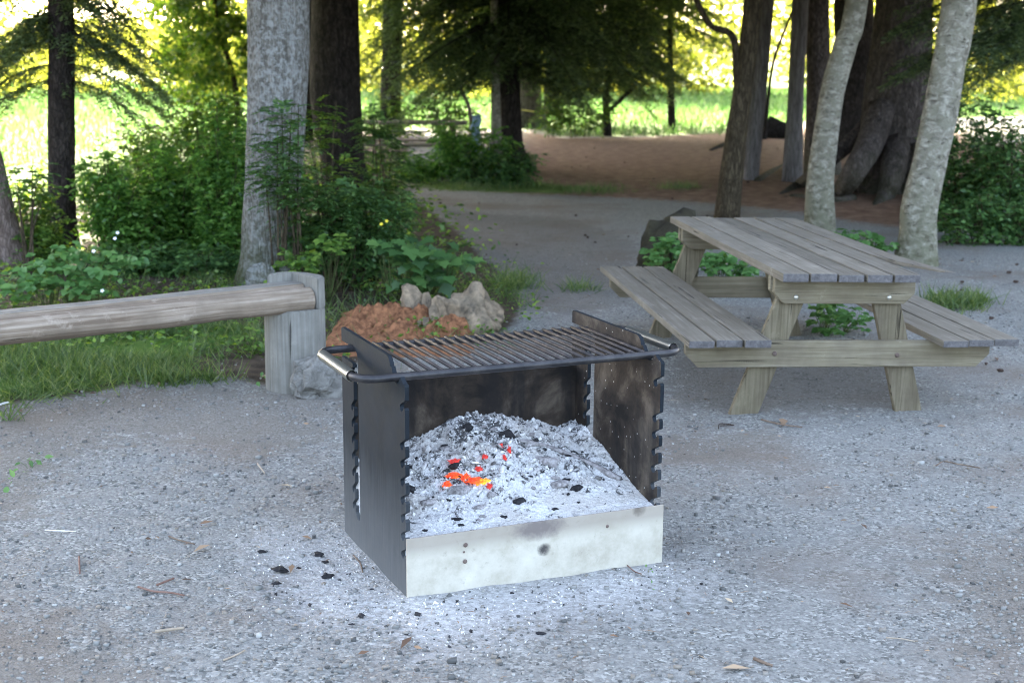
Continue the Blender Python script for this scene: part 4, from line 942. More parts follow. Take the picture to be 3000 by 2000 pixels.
t = Tree('dark_tree', 'blackish trunk in shade left of the huge rooted tree', 'tree', [(1955, 345, 130), (1962, 250, 96), (1965, 120, 88), (1962, 0, 84)], gd(1955, 345), M['bark_dark'], flare=1.1); t.crown(4.0, 20, 4.0, 6000); t.build()
dh = gd(2035, 442)
t = Tree('huge_tree', 'huge old trunk with spreading surface roots between the two birches', 'tree', [(2035, 445, 150), (2040, 375, 138), (2052, 262, 142), (2067, 150, 135), (2079, 0, 121)], dh, M['bark_big'], wob=0.10, sides=44, flare=1.15)
t.chains.append(smooth_chain([(*A(2000, 310, dh - 0.2)[:], 0.17), (*A(1975, 370, dh - 0.4)[:], 0.15), (*A(1945, 415, dh - 0.6)[:], 0.13), (G(1920, 445).x, G(1920, 445).y, -0.02, 0.08)], 14))
t.chains.append(smooth_chain([(*A(1990, 290, dh + 0.2)[:], 0.12), (*A(1950, 330, dh)[:], 0.11), (*A(1880, 390, dh - 0.3)[:], 0.09), (G(1835, 432).x, G(1835, 432).y, 0.04, 0.09), (G(1792, 450).x, G(1792, 450).y, -0.03, 0.06)], 16))
t.chains.append(smooth_chain([(*A(2090, 380, dh - 0.1)[:], 0.16), (G(2120, 445).x, G(2120, 445).y, 0.05, 0.12), (G(2150, 465).x, G(2150, 465).y, -0.04, 0.07)], 12))
t.chains.append(smooth_chain([(*A(2025, 250, dh - 0.35)[:], 0.20), (*A(1998, 330, dh - 0.75)[:], 0.19), (*A(1962, 395, dh - 1.1)[:], 0.16), (G(1925, 450).x, G(1925, 450).y, 0.0, 0.11), (G(1880, 462).x, G(1880, 462).y, -0.05, 0.05)], 18))
t.chains.append(smooth_chain([(*A(2060, 330, dh - 0.5)[:], 0.18), (*A(2050, 400, dh - 0.9)[:], 0.16), (G(2030, 458).x, G(2030, 458).y, 0.0, 0.11), (G(2000, 478).x, G(2000, 478).y, -0.05, 0.05)], 16))
t.chains.append(smooth_chain([(*A(2110, 330, dh - 0.3)[:], 0.16), (*A(2128, 400, dh - 0.5)[:], 0.14), (G(2165, 470).x, G(2165, 470).y, -0.02, 0.07)], 14))
for e_ in ([(1960, 455), (1900, 462), (1830, 450), (1790, 462)], [(1740, 415), (1770, 395), (1800, 380)], [(2080, 470), (2110, 488), (2150, 492)], [(1700, 345), (1730, 330), (1760, 300)]): t.root_chain([(u, v, 0.03 if i < len(e_) - 1 else -0.03, 0.055 - 0.01 * i) for i, (u, v) in enumerate(e_)])
t.crown(3.4, 22, 4.6, 9000); t.build()
t = Tree('birch_tree', 'pale lichen-spotted birch with a bend, behind the middle of the picnic table', 'tree', [(1884, 545, 68), (1884, 410, 62), (1904, 262, 56), (1918, 187, 55), (1945, 94, 53), (1968, 0, 50)], gd(1884, 545), M['bark_pale'], flare=1.1, wob=0.06, sides=32); t.crown(3.0, 12, 2.6, 2600, False, 0.4); t.build(himat=M['leaf_crown'])
t = Tree('birch_tree', 'pale leaning birch behind the right bench with a mossy foot', 'tree', [(2103, 608, 96), (2108, 540, 84), (2111, 477, 82), (2136, 367, 77), (2160, 257, 78), (2179, 147, 73), (2204, 0, 76)], gd(2103, 608), M['bark_pale'], flare=1.15, wob=0.07, sides=36); t.crown(3.0, 13, 2.8, 2800, False, 0.4); t.build()
# right hand spruce, trunk mostly outside the picture
t = Tree('spruce_tree', 'dark spruce with sprays hanging in from the right side of the picture', 'tree', [(2440, 480, 70), (2440, 250, 64), (2440, 0, 60)], 16.5, M['bark_dark'])
for k in range(54): t.branch(rnd(1.9, 3.4), math.pi + rnd(-0.75, 0.75), rnd(1.1, 2.1), rnd(0.2, 0.5), 0.3, 0.06, 0.055, 0.012, 0.2)
t.crown(3.4, 18, 3.4, 5000); t.build()
# trees further back; some are unseen and added to shade the ground
for lab, X, Y, r, z0 in (('far spruce trunk between the grey maple and the middle spruce', -3.2, 36, 0.28, 4.2), ('far dark spruce beyond the right tree group', 9.5, 34, 0.3, 4.0), ('far slim spruce beyond the root mound', 6.9, 41, 0.22, 4.4), ('far spruce behind the sweeping conifer', 1.2, 44, 0.26, 4.5), ('spruce at the far right beyond the dense green shrubs', 8.8, 22, 0.3, 3.6), ('far dark spruce added to shade the ground past the crooked sapling', -5.0, 40.5, 0.25, 4.2), ('far spruce added for shade, hidden behind the grey maple', -4.75, 31, 0.25, 3.8), ('unseen spruce added for shade outside the left side of the clearing', -8.2, 15, 0.3, 3.4), ('tall spruce outside the right side of the clearing', 12.5, 28, 0.3, 3.8)):
    root = empty('spruce_tree', lab, 'tree', (X, Y, 0)); 
    part('trunk', tubes_mesh('trunk', [smooth_chain([(X, Y, -0.1, r * 1.3), (X, Y, 0.6, r), (X + 0.1, Y, 6, r * 0.8), (X, Y, 21, 0.05)], 20)], 18, 0.08, X), M['bark_dark'], root, True)
    L = Leaves(); high_crown(L, X, Y, z0, 21, 4.4, 6500, True, 0.65); part('crown', L.mesh('crown', T_RHOMB), M['leaf_crown'], root)
print('trees ok')

# ------------------------------------------------------------------ shrubs and plants
def shrub(name, label, cat, blobs, dist, mat, leaf, n, aspect=0.5, tpl=T_RHOMB, group=None, clumps=26, up=1.0, stems=7):
    """arching stems that end inside the surveyed outline (u, v, ru, rv in picture units); side twigs with paired leaves grow along them"""
    L = Leaves(); k = K / F * dist; ch = []; tot = sum(q[2] * q[3] for q in blobs); cs = []
    for b in blobs: cs.append(A(b[0], b[1], dist + (b[4] if len(b) > 4 else 0)))
    b0 = sum((c for c in cs), Vector()) / len(cs)
    for b, c in zip(blobs, cs):
        want = n * b[2] * b[3] / tot; got = 0; rx, rz = b[2] * k, b[3] * k; ry = 0.8 * min(rx, rz) + 0.12
        while got < want:
            o = rnd_unit(1)[0]; o[2] = abs(o[2]) if random.random() < 0.6 else o[2]; o *= rnd(0.55, 1.12)
            e = np.array([c.x + o[0] * rx, c.y + o[1] * ry, max(0.12, c.z + o[2] * rz)]); s0 = np.array([c.x + o[0] * rx * 0.35, c.y + o[1] * ry * 0.4, -0.03])
            s0[2] = max(-0.03, e[2] - 1.1) if e[2] > 1.6 else -0.03
            mid = (s0 + e) / 2 + np.array([-o[0] * rx * 0.12, 0, 0.12 * (e[2] - s0[2])]); ln = np.linalg.norm(e - s0); m = max(4, int(ln * 0.75 / (leaf * 0.8)))
            if len(ch) < 90 and random.random() < 0.5: ch.append(smooth_chain([(*s0, 0.006), (*mid, 0.005), (*e, 0.002)], 7))
            for t_ in np.linspace(0.30, 1.0, m):
                p = s0 * (1 - t_) ** 2 + 2 * mid * t_ * (1 - t_) + e * t_ ** 2; td = rng.normal(size=3); td[2] = td[2] * 0.35 + 0.05; td += np.array([o[0], o[1] * 0.5, 0]) * 0.6; td /= np.linalg.norm(td)
                tl = leaf * rnd(1.6, 3.4) * (1.15 - 0.5 * t_); qn = 4; ss = np.linspace(0.3, 1, qn)[:, None]; q = p + td * tl * ss; q[:, 2] -= (ss[:, 0] ** 2) * tl * 0.3
                side = np.cross(td, [0, 0, 1.0]); side /= np.linalg.norm(side) + 1e-9
                for sg in (-1, 1): L.add(q, side * sg + td * 0.7 + rng.normal(size=(qn, 3)) * 0.25 + np.array([0, 0, -0.25]), rng.normal(size=(qn, 3)) * 0.35 + np.array([0, -0.25, 1.0]), leaf * rng.uniform(0.7, 1.2, qn), leaf * aspect)
                got += 2 * qn
    root = empty(name, label, cat, (b0.x, b0.y, 0), group=group)
    part('stems', tubes_mesh('stems', ch, 5), M['bark_brown'], root, True); part('leaves', L.mesh('leaves', tpl), mat, root); return root
shrub('shrub', 'green elder-like shrub right of the slim dark spruce', 'shrub', [(255, 440, 80, 90), (300, 520, 90, 80), (240, 380, 45, 40)], 12.6, M['leaf_thicket'], 0.058, 9000, clumps=36)
shrub('shrub', 'tall leafy shrub in the middle of the thicket behind the bench', 'shrub', [(400, 370, 85, 80), (380, 470, 95, 90), (420, 560, 90, 50)], 13.0, M['leaf_thicket'], 0.058, 12000, clumps=40)
shrub('shrub', 'leafy shrub pressed against the left side of the grey maple', 'shrub', [(515, 300, 50, 75), (510, 420, 65, 100), (520, 530, 55, 70)], 12.4, M['leaf_thicket'], 0.058, 9500, clumps=36)
shrub('shrub', 'bright green shrub at the meadow edge behind the thicket', 'shrub', [(340, 320, 75, 45), (460, 280, 80, 50), (540, 245, 50, 50)], 16.5, M['leaf_bush'], 0.085, 6500)
shrub('shrub', 'dark low shrub in the shade under the thicket', 'shrub', [(330, 600, 120, 45), (470, 600, 90, 42)], 11.6, M['leaf_rowan'], 0.06, 5000, clumps=50)
shrub('shrub', 'dark leafy undergrowth at the right foot of the grey maple', 'shrub', [(710, 555, 80, 50), (830, 560, 90, 55), (770, 480, 80, 55), (870, 470, 60, 60)], 10.9, M['leaf_rowan'], 0.05, 9000)
shrub('shrub', 'shrub between the leaning edge trunk and the slim spruce', 'shrub', [(70, 470, 50, 60), (90, 540, 50, 50)], 12.2, M['leaf_bush'], 0.06, 3000)
# yellow green broadleaf beyond
t = Tree('young_maple', 'young maple with glowing yellow-green leaves left of the grey maple', 'tree', [(548, 380, 14), (540, 200, 12), (500, 60, 10), (490, -60, 9)], 22.0, M['bark_brown'], top=5.0, sides=10)
k_ = K / F * 22
for u, v, ru, rv, n in ((470, 40, 90, 60, 1900), (440, 130, 70, 60, 1200), (530, 120, 60, 90, 1400), (420, 200, 45, 40, 380), (500, 215, 55, 40, 420), (390, 30, 45, 45, 420), (480, -90, 160, 80, 1400)):
    blob_leaves(t.L, A(u, v, 22 + rnd(-.6, .6)), (ru * k_, 0.7, rv * k_), n, 0.085, 0.8, 0.8, 20)
t.build(leafmat=M['leaf_bright'], tpl=T_RHOMB)

# rowan: compound leaves
def compound(L, stems, base, direction, length, pairs=7, ll=0.05, lw=0.016):
    d = np.asarray(direction, float); d /= np.linalg.norm(d); side = np.cross(d, [0, 0, 1.0]); side /= np.linalg.norm(side) + 1e-9
    p = np.asarray(base, float); ss = np.linspace(0.25, 1, pairs); q = p + d * length * ss[:, None]; q[:, 2] -= 0.35 * length * ss ** 2
    for sg in (-1, 1):
        ld = side * sg + d * 0.45 + np.array([0, 0, -0.18]); L.add(q, ld + rng.normal(size=(pairs, 3)) * 0.1, np.cross(d, side * 1.0) * (1 if np.cross(d, side)[2] > 0 else -1) + rng.normal(size=(pairs, 3)) * 0.2, ll * (1 - 0.25 * np.abs(ss - 0.55)), lw)
    L.add(q[-1:], d + np.array([0, 0, -0.6]), [[0, 0, 1.0]], ll, lw)
def rowan(label, blobs, dist, n, length=0.17, mat='leaf_rowan'):
    L = Leaves(); k = K / F * dist; tot = sum(b[2] * b[3] for b in blobs); cs = []
    for u, v, ru, rv in blobs:
        c = np.array(A(u, v, dist)); cs.append(Vector(c))
        for _ in range(int(n * ru * rv / tot)):
            o = rnd_unit(1)[0] * (rnd(0.1, 1) ** 0.5) * np.array([ru * k, 0.3, rv * k]); b = c + o
            if b[2] < 0.06: continue
            d = o / np.array([ru * k, 0.3, rv * k]) + rng.normal(size=3) * 0.6; d[2] = abs(d[2]) * 0.3 + 0.1; d[1] -= 0.3
            compound(L, None, b, d, length * rnd(0.7, 1.25), 7, length * 0.32, length * 0.11)
    b0 = Vector((cs[0].x, dist, 0)); root = empty('rowan_shrub', label, 'shrub', b0); ch = []
    for c in cs:
        for _ in range(3):
            e = c + Vector((rnd(-.15, .15), rnd(-.1, .1), rnd(-.1, .15))); s0 = Vector((b0.x + (c.x - b0.x) * 0.5 + rnd(-.1, .1), dist, -0.03)); ch.append(smooth_chain([(*s0, 0.010), *[tuple((s0 + e) / 2 + Vector((0, 0, 0.1))) + (0.007,)], (*e, 0.003)], 8))
    part('stems', tubes_mesh('stems', ch, 6), M['bark_brown'], root, True); part('leaves', L.mesh('leaves', T_RHOMB), M[mat], root)
rowan('feathery rowan climbing the front of the grey maple trunk', [(655, 330, 48, 45), (640, 400, 50, 50), (680, 440, 55, 55), (650, 265, 30, 22)], d3 - 0.55, 230)
rowan('feathery rowan arching to the right in front of the blackish spruce trunk', [(760, 460, 85, 45), (850, 490, 85, 45), (720, 520, 60, 50), (800, 545, 90, 35)], d3 - 0.3, 300)
rowan('dark feathery rowan right of the blackish spruce trunk', [(880, 340, 42, 60), (890, 420, 50, 55), (860, 290, 30, 30)], 14.5, 230, 0.20)
rowan('small pale-leaved rowan sprout between the maple and the blackish trunk', [(735, 270, 32, 35), (745, 320, 34, 30), (770, 390, 30, 35)], d3 + 0.6, 90, 0.17, 'leaf_bush')
rowan('fern-like young rowan at the left edge of the meadow', [(70, 400, 40, 22), (60, 440, 40, 20)], 11.2, 40, 0.16)

def big_leaf_plant(name, label, cat, blobs, dist, mat, leaf, n, tpl, aspect=1.0, stems=10, trif=False):
    L = Leaves(); k = K / F * dist; tot = sum(b[2] * b[3] for b in blobs); ch = []; c0 = A(blobs[0][0], blobs[0][1], dist); base = Vector((c0.x, dist, 0))
    for u, v, ru, rv in blobs:
        c = A(u, v, dist); g = Vector((c.x * 0.75 + base.x * 0.25, dist + 0.05, -0.02))
        for i in range(max(3, int(n * ru * rv / tot))):
            o = rnd_unit(1)[0] * rnd(0.25, 1) * np.array([ru * k, 0.35, rv * k]); p = np.array(c) + o
            if p[2] < 0.03: p[2] = 0.012 + 0.02 * random.random()
            d = np.array([o[0] / (ru * k), o[1] / 0.35 - 0.5, rnd(-0.5, 0.15)]) + rng.normal(size=3) * 0.35; nr = np.array([[rnd(-.35, .35), -0.45 + rnd(-.3, .3), 1.0]])
            s_ = leaf * rnd(0.6, 1.25)
            if trif:
                side = np.cross(d, [0, 0, 1.0]); side /= np.linalg.norm(side)
                for dd, q in ((d, 1.0), (side + d * 0.35, 0.85), (-side + d * 0.35, 0.85)): L.add(p[None], dd[None], nr + rng.normal(size=(1, 3)) * 0.12, s_ * q, s_ * aspect * q)
            else: L.add(p[None], d[None], nr, s_, s_ * aspect)
            if i % 3 == 0: ch.append(smooth_chain([(*g, min(0.005, 0.05 * leaf)), *[tuple((g + Vector(p)) / 2 + Vector((rnd(-.2, .2) * max(0.02, p[2]), 0, 0.2 * p[2]))) + (0.6 * min(0.006, 0.05 * leaf),)], (*p, 0.001)], 7))
    root = empty(name, label, cat, base); part('leaves', L.mesh('leaves', tpl), mat, root); part('stems', tubes_mesh('stems', ch[:60], 5), M['leaf_stem'], root, True); return root
M['leaf_stem'] = simple('stem_green', (0.05, 0.07, 0.02), (0.10, 0.13, 0.04), 20)
big_leaf_plant('maple_seedlings', 'knee-high maple seedlings with broad leaves behind the rotten stump', 'plant', [(900, 575, 45, 40), (960, 590, 60, 50), (1010, 620, 55, 50), (950, 645, 60, 35), (1060, 590, 35, 30)], gd(980, 700), M['leaf_rowan'], 0.115, 170, T_MAPLE)
big_leaf_plant('bramble', 'pale green bramble with three-part leaves behind the left end of the bench', 'plant', [(150, 590, 70, 40), (90, 630, 90, 45), (230, 610, 60, 40), (200, 650, 100, 30), (40, 660, 60, 40), (290, 590, 35, 25)], 9.6, M['leaf_berry'], 0.075, 230, T_OVAL, 0.95, trif=True)
big_leaf_plant('leafy_weeds', 'low leafy weeds between maple roots and bench post', 'plant', [(690, 600, 60, 30), (640, 620, 35, 25), (770, 560, 50, 30)], 10.2, M['leaf_bush'], 0.06, 110, T_OVAL, 0.9, trif=True)
big_leaf_plant('leafy_weeds', 'light green plant in front of the dark mossy stump', 'plant', [(1540, 560, 45, 42), (1570, 600, 45, 30), (1500, 590, 22, 30)], gd(1540, 650) - 0.35, M['leaf_berry'], 0.075, 95, T_OVAL, 0.9, trif=True)
big_leaf_plant('leafy_weeds', 'leafy weeds seen between tabletop and left bench', 'plant', [(1650, 600, 60, 30), (1710, 625, 50, 25)], 10.8, M['leaf_berry'], 0.07, 110, T_OVAL, 0.9, trif=True)
big_leaf_plant('leafy_weeds', 'leafy weeds seen between the legs of the picnic table', 'plant', [(1900, 715, 40, 22), (1960, 730, 40, 22), (1900, 750, 30, 15)], 9.2, M['leaf_berry'], 0.065, 90, T_OVAL, 0.9, trif=True)
big_leaf_plant('leafy_weeds', 'leafy weeds at the foot of the leaning birch', 'plant', [(1960, 545, 40, 22), (2020, 560, 40, 25)], 12.6, M['leaf_berry'], 0.07, 90, T_OVAL, 0.9, trif=True)
big_leaf_plant('sprout', 'lone flat green sprout on the gravel at the left', 'plant', [(58, 1078, 30, 8)], gd(58, 1082), M['leaf_berry'], 0.035, 14, T_OVAL, 0.8)
big_leaf_plant('sprout', 'small leafy sprout left of the bench post', 'plant', [(570, 765, 32, 22), (595, 790, 20, 22)], gd(580, 812), M['leaf_bush'], 0.045, 26, T_OVAL, 0.9)
big_leaf_plant('sprout', 'small sprout at the foot of the bench post', 'plant', [(605, 862, 14, 16)], gd(605, 880), M['leaf_berry'], 0.035, 8, T_OVAL, 0.8)
big_leaf_plant('sprout', 'tiny green sprout growing on the rotten stump', 'plant', [(866, 742, 9, 5)], gd(866, 765), M['leaf_berry'], 0.022, 5, T_MAPLE, 0.9)
big_leaf_plant('sprout', 'tiny green sprout at the right foot of the fire pit', 'plant', [(1492, 1320, 7, 4)], gd(1492, 1325), M['leaf_berry'], 0.012, 6, T_OVAL, 0.8)

shrub('shrub', 'round bright green bush in front of the middle spruce', 'shrub', [(1040, 350, 80, 50), (1110, 330, 80, 55), (1010, 300, 35, 30)], 20.6, M['leaf_thicket'], 0.085, 4200, clumps=40)
shrub('shrub', 'dark low bush at the right foot of the middle spruce', 'shrub', [(1180, 370, 60, 38), (1120, 395, 90, 22)], 20.2, M['leaf_rowan'], 0.08, 2600, clumps=34)
shrub('shrub', 'grassy green bush left of the middle spruce', 'shrub', [(970, 390, 40, 28), (940, 370, 20, 25)], 20.8, M['leaf_thicket'], 0.08, 1400)
for lb, bl, dd, n in (('dense dark green shrub right of the leaning birch', [(2230, 330, 70, 90), (2190, 430, 50, 80)], 15.8, 4200), ('dense dark green shrub at the right side of the picture', [(2330, 330, 80, 110), (2350, 450, 90, 70)], 15.2, 4600), ('low green shrub along the right edge of the gravel', [(2270, 480, 90, 40), (2200, 490, 50, 30), (2370, 500, 70, 40)], 14.0, 3200), ('shrub behind the huge tree at the right', [(2160, 260, 50, 70), (2230, 220, 60, 60)], 18.5, 2600)):
    shrub('shrub', lb, 'shrub', bl, dd, M['leaf_rowan'], 0.07, n, clumps=44)
shrub('shrub', 'green tussocky shrub under the sweeping conifer', 'shrub', [(1330, 245, 70, 25), (1270, 235, 30, 25)], 33.0, M['leaf_bush'], 0.11, 1800)
shrub('shrub', 'pale green shrub behind the distant picnic table', 'shrub', [(900, 250, 90, 28), (1020, 245, 80, 28)], 29.0, M['leaf_bush'], 0.11, 2200)
print('shrubs ok')

# ------------------------------------------------------------------ grass, ground cover, meadow
T_GRASS = (np.array([(0, -0.5, 0), (0, 0.5, 0), (0.5, 0.4, 0.0), (0.5, -0.4, 0.0), (1, 0, -0.25)]), np.array([(0, 1, 2, 3), (3, 2, 4, 4)]))
def blades(L, P, lmin, lmax, w_, lean=0.5):
    n = len(P); d = rng.normal(size=(n, 3)) * lean; d[:, 2] = 1.0; L.add(P, d, rng.normal(size=(n, 3)) * [1, 1, 0.1], rng.uniform(lmin, lmax, n), w_)
def region_pts(poly_list, n, x0, x1, y0, y1, thr=None, seed=0, fn=1.1, soft=0.15, excl=()):
    P = np.stack([rng.uniform(x0, x1, n), rng.uniform(y0, y1, n)], 1)
    d = np.max([sdist(P, q) for q in poly_list], axis=0) + rng.normal(size=n) * soft
    k = d > 0
    for q in excl: k &= sdist(P, q) < 0
    if thr is not None: k &= np.array([noise.noise(Vector((a * fn, b * fn, seed))) for a, b in P]) > thr + rng.normal(size=n) * 0.12
    P = P[k]; return np.column_stack([P, [ground_z(a, b) for a, b in P]])
T_BL4 = (np.array([(0, -0.5, 0), (0, 0.5, 0), (1, 0.08, -0.2), (1, -0.08, -0.2)]), np.array([(0, 1, 2, 3)]))
T_BL2 = (np.array([(0, -0.5, 0), (0, 0.5, 0), (0.55, 0.36, -0.05), (0.55, -0.36, -0.05), (1.0, 0.05, -0.3), (1.0, -0.05, -0.3)]), np.array([(0, 1, 2, 3), (3, 2, 4, 5)]))
L = Leaves()
blades(L, region_pts([POLY['grass'][1]], 46000, -4.2, -1.1, 6.6, 9.2, -0.12, 1), 0.03, 0.16, 0.0055, 1.0)
blades(L, region_pts([POLY['soil'][0]], 16000, -5, 0.2, 7.6, 12.5, 0.05, 2), 0.05, 0.16, 0.006, 0.7)
for u, v, ru, rv, n in ((2180, 700, 70, 18, 700), (2240, 700, 30, 12, 260), (1780, 668, 60, 10, 300), (1330, 668, 40, 8, 120), (1560, 435, 50, 6, 350), (1100, 425, 140, 12, 1500), (1370, 440, 80, 8, 400), (20, 965, 30, 4, 20), (1180, 655, 60, 20, 500), (470, 875, 60, 10, 160), (380, 880, 60, 12, 260)):
    uv = np.stack([rng.normal(u, ru / 2, n), rng.normal(v, rv / 2, n)], 1); P = np.array([G(a, b) for a, b in uv]); blades(L, P, 0.05, 0.17, 0.007, 0.7)
o = link('grass', L.mesh('grass', T_BL2), M['grass']); tag(o, 'short grass growing under the bench and in tufts', 'grass', kind='stuff')
L = Leaves()
P = region_pts([POLY['soil'][0]], 15000, -5.5, 0.3, 8.2, 13.5, -0.05, 7, 1.3); n = len(P); P[:, 2] += rng.uniform(0.01, 0.12, n)
d = rng.normal(size=(n, 3)); d[:, 2] *= 0.25; L.add(P, d, rnd_unit(n, 2.2), rng.uniform(0.025, 0.06, n), 0.028)
P = region_pts([POLY['soil'][1]], 9000, 4.0, 9.5, 12.0, 19, -0.2, 8, 1.0); n = len(P); P[:, 2] += rng.uniform(0.01, 0.2, n)
d = rng.normal(size=(n, 3)); d[:, 2] *= 0.25; L.add(P, d, rnd_unit(n, 2.2), rng.uniform(0.04, 0.08, n), 0.035)
P = region_pts([POLY['soil'][0]], 16000, -9.5, 0.0, 13, 25, -0.25, 9, 0.8); n = len(P); P[:, 2] += rng.uniform(0.01, 0.3, n)
d = rng.normal(size=(n, 3)); d[:, 2] *= 0.25; L.add(P, d, rnd_unit(n, 2.2), rng.uniform(0.05, 0.10, n), 0.05)
o = link('ground_cover', L.mesh('cover', T_RHOMB), M['leaf_bush']); tag(o, 'low leafy ground cover on the forest floor', 'ground cover', kind='stuff')
L = Leaves(); N = 90000
y = 18 + rng.uniform(0, 1, N) ** 1.6 * 75; x = rng.uniform(-0.46, 0.5, N) * y; P2 = np.stack([x, y], 1)
k = (sdist(P2, POLY['grass'][2]) + rng.normal(size=N) * 0.35 > 0); x, y = x[k], y[k]; n = len(x)
L.add(np.stack([x, y, np.array([ground_z(a, b) for a, b in zip(x, y)]) - 0.02], 1), np.column_stack([rng.normal(size=(n, 2)) * 0.4, np.ones(n)]), rng.normal(size=(n, 3)) * [1, 1, 0.1], rng.uniform(0.08, 0.28, n) * np.clip(y / 34, 0.5, 1.3), 0.012 + y * 0.0009)
o = link('meadow_grass', L.mesh('meadow', T_BL4), M['meadow']); tag(o, 'tall sunlit meadow grass beyond the trees', 'grass', kind='stuff')

# sunlit woods on the far side of the meadow
L = Leaves(); trunks = []
for i in range(46):
    ang = -0.50 + 1.05 * (i + rnd(-0.3, 0.3)) / 46; dist = rnd(58, 120)
    if -0.335 < ang < -0.262: dist = rnd(190, 230)
    x, y = math.sin(ang) * dist, math.cos(ang) * dist; h = rnd(9, 17) * (0.8 if dist < 80 else 1.2); rr = rnd(3.0, 5.0) * dist / 85
    if -0.335 < ang < -0.262: h = rnd(5, 7)
    blob_leaves(L, (x, y, h * 0.55), (rr, rr, h * 0.52), 1800, 0.42 * dist / 90, 0.75, 0.5, 44)
    if i % 9 == 0: trunks.append(smooth_chain([(x, y, -0.2, 0.3), (x, y, h * 0.4, 0.22), (x, y, h * 0.8, 0.08)], 6))
for i in range(70):
    ang = -0.50 + 1.05 * i / 70; dist = rnd(62, 100); x, y = math.sin(ang) * dist, math.cos(ang) * dist; u = (1500 + F * math.tan(ang) / 1.0) / K
    if 235 < u < 350 or 1600 < u < 1830: continue
    h = rnd(2.0, 4.5); blob_leaves(L, (x, y, h * 0.45), (rnd(2, 3.4), 2, h * 0.55), 700, 0.36 * dist / 90, 0.75, 0.5, 22)
bm = bmesh.new(); me = L.mesh('woods', T_RHOMB); me.materials.append(M['leaf_far']); me.materials.append(M['bark_brown'])
bm.from_mesh(me); nf = len(bm.faces); bm.from_mesh(tubes_mesh('t', trunks, 8)); bm.faces.ensure_lookup_table()
for f in bm.faces[nf:] if False else list(bm.faces)[nf:]: f.material_index = 1
me2 = bpy.data.meshes.new('far_woods'); bm.to_mesh(me2); bm.free(); me2.materials.append(M['leaf_far']); me2.materials.append(M['bark_brown'])
tag(link('far_woods', me2, None), 'yellow-green sunlit woods across the meadow', 'woods', kind='stuff')
print('grass ok')

# ------------------------------------------------------------------ small things
def copy_tree(o, parent=None):
    c = o.copy(); C.objects.link(c); c.parent = parent
    for ch in list(o.children): copy_tree(ch, c)
    return c
pt = next(o for o in C.objects if o.name == 'picnic_table')
kids = list(pt.children)
c = copy_tree(pt); q = G(1010, 352)
c.matrix_world = Matrix.Translation((q.x + 0.65, 23.6, 0)) @ Matrix.Rotation(math.pi / 2 + 0.06, 4, 'Z')
tag(c, 'distant wooden picnic table half hidden behind the round bush', 'picnic table')

# rope
a, b = A(1193, 252, 37.4), A(1442, 257, 33.8); ch = [(*(a.lerp(b, t_) - Vector((0, 0, 0.10 * math.sin(math.pi * t_)))), 0.011) for t_ in [i / 20 for i in range(21)]]
s = NT('yellow_rope'); s.done((0.45, 0.38, 0.08), 0.7)
place('rope', tubes_mesh('rope', [ch], 6), s.m, (a.x, a.y, 0), 'yellow line strung from the far trunk to the sweeping conifer', 'rope')
# cloth glimpsed through the bush
q = A(1392, 0, 21); 
s = NT('blue_cloth'); s.done((0.42, 0.55, 0.66), 0.8)
g = A(1094, 268, 21.6); bm = bmesh.new(); nn = 14; vs = [[bm.verts.new((g.x + (i / nn - 0.5) * 0.16 + 0.02 * math.sin(j), g.y + 0.03 * math.sin(i * 1.3 + j * 0.4), g.z + 0.02 - j / nn * 0.62)) for i in range(nn)] for j in range(nn)]
for j in range(nn - 1):
    for i in range(nn - 1): bm.faces.new((vs[j][i], vs[j][i + 1], vs[j + 1][i + 1], vs[j + 1][i]))
r = bmesh.ops.solidify(bm, geom=list(bm.faces), thickness=0.008); me = bpy.data.meshes.new('cloth'); bm.to_mesh(me); bm.free()
place('cloth', me, s.m, (g.x, g.y, 0), 'pale blue cloth glimpsed through the top of the round bush', 'cloth', smooth=True)

def stick(px, z, r, mat, label, cat='twig', group=None, n=16, name='twig'):
    P = [G(u / K, v / K) for u, v in px]; ch = smooth_chain([(p.x, p.y, ground_z(p.x, p.y) + z + r, 0.75 * r * (1 - 0.3 * i / len(P))) for i, p in enumerate(P)], n)
    place(name, tubes_mesh('twig', [ch], 8, 0.2, px[0][0]), mat, (P[0].x, P[0].y, 0), label, cat, group, True)
lit = simple('dry_twig', (0.09, 0.06, 0.04), (0.20, 0.15, 0.11), 30); pale = simple('pale_stick', (0.26, 0.21, 0.15), (0.40, 0.34, 0.26), 20); red = simple('red_twig', (0.13, 0.07, 0.05), (0.22, 0.14, 0.11), 25)
wht = simple('white_stick', (0.55, 0.55, 0.53), (0.75, 0.75, 0.74), 20)
stick([(2104, 1262), (2110, 1248), (2150, 1252), (2110, 1254)], .006, .004, M['cone'], 'dark curled scrap on the gravel by the wiry grey twig', 'twig')
stick([(2742, 1372), (2765, 1360), (2810, 1368), (2870, 1378)], .01, .0045, lit, 'wiry grey twig on the gravel at the right', 'twig')
stick([(495, 1575), (520, 1585), (570, 1598)], .004, .0045, lit, 'dark curved twig on the gravel left of the pit')
stick([(232, 1635), (233, 1660), (234, 1685)], .002, .005, red, 'short reddish twig pointing at the camera')
stick([(132, 1556), (180, 1558), (222, 1560)], .002, .0035, wht, 'thin white stick with a red tip at the left', 'stick', name='stick')
stick([(405, 1725), (450, 1738), (500, 1742), (540, 1750)], .003, .0055, red, 'reddish brown twig, lowest of the crossed pair')
stick([(460, 1722), (490, 1710), (510, 1702)], .006, .006, red, 'short reddish twig lying across the top of the crossed pair')
stick([(455, 1858), (500, 1852), (540, 1847)], .003, .007, pale, 'pale flat wood sliver on the left gravel', 'wood sliver', name='wood_sliver')
stick([(655, 1940), (690, 1925), (718, 1910)], .003, .004, pale, 'pale curved straw near the bottom left', 'twig')
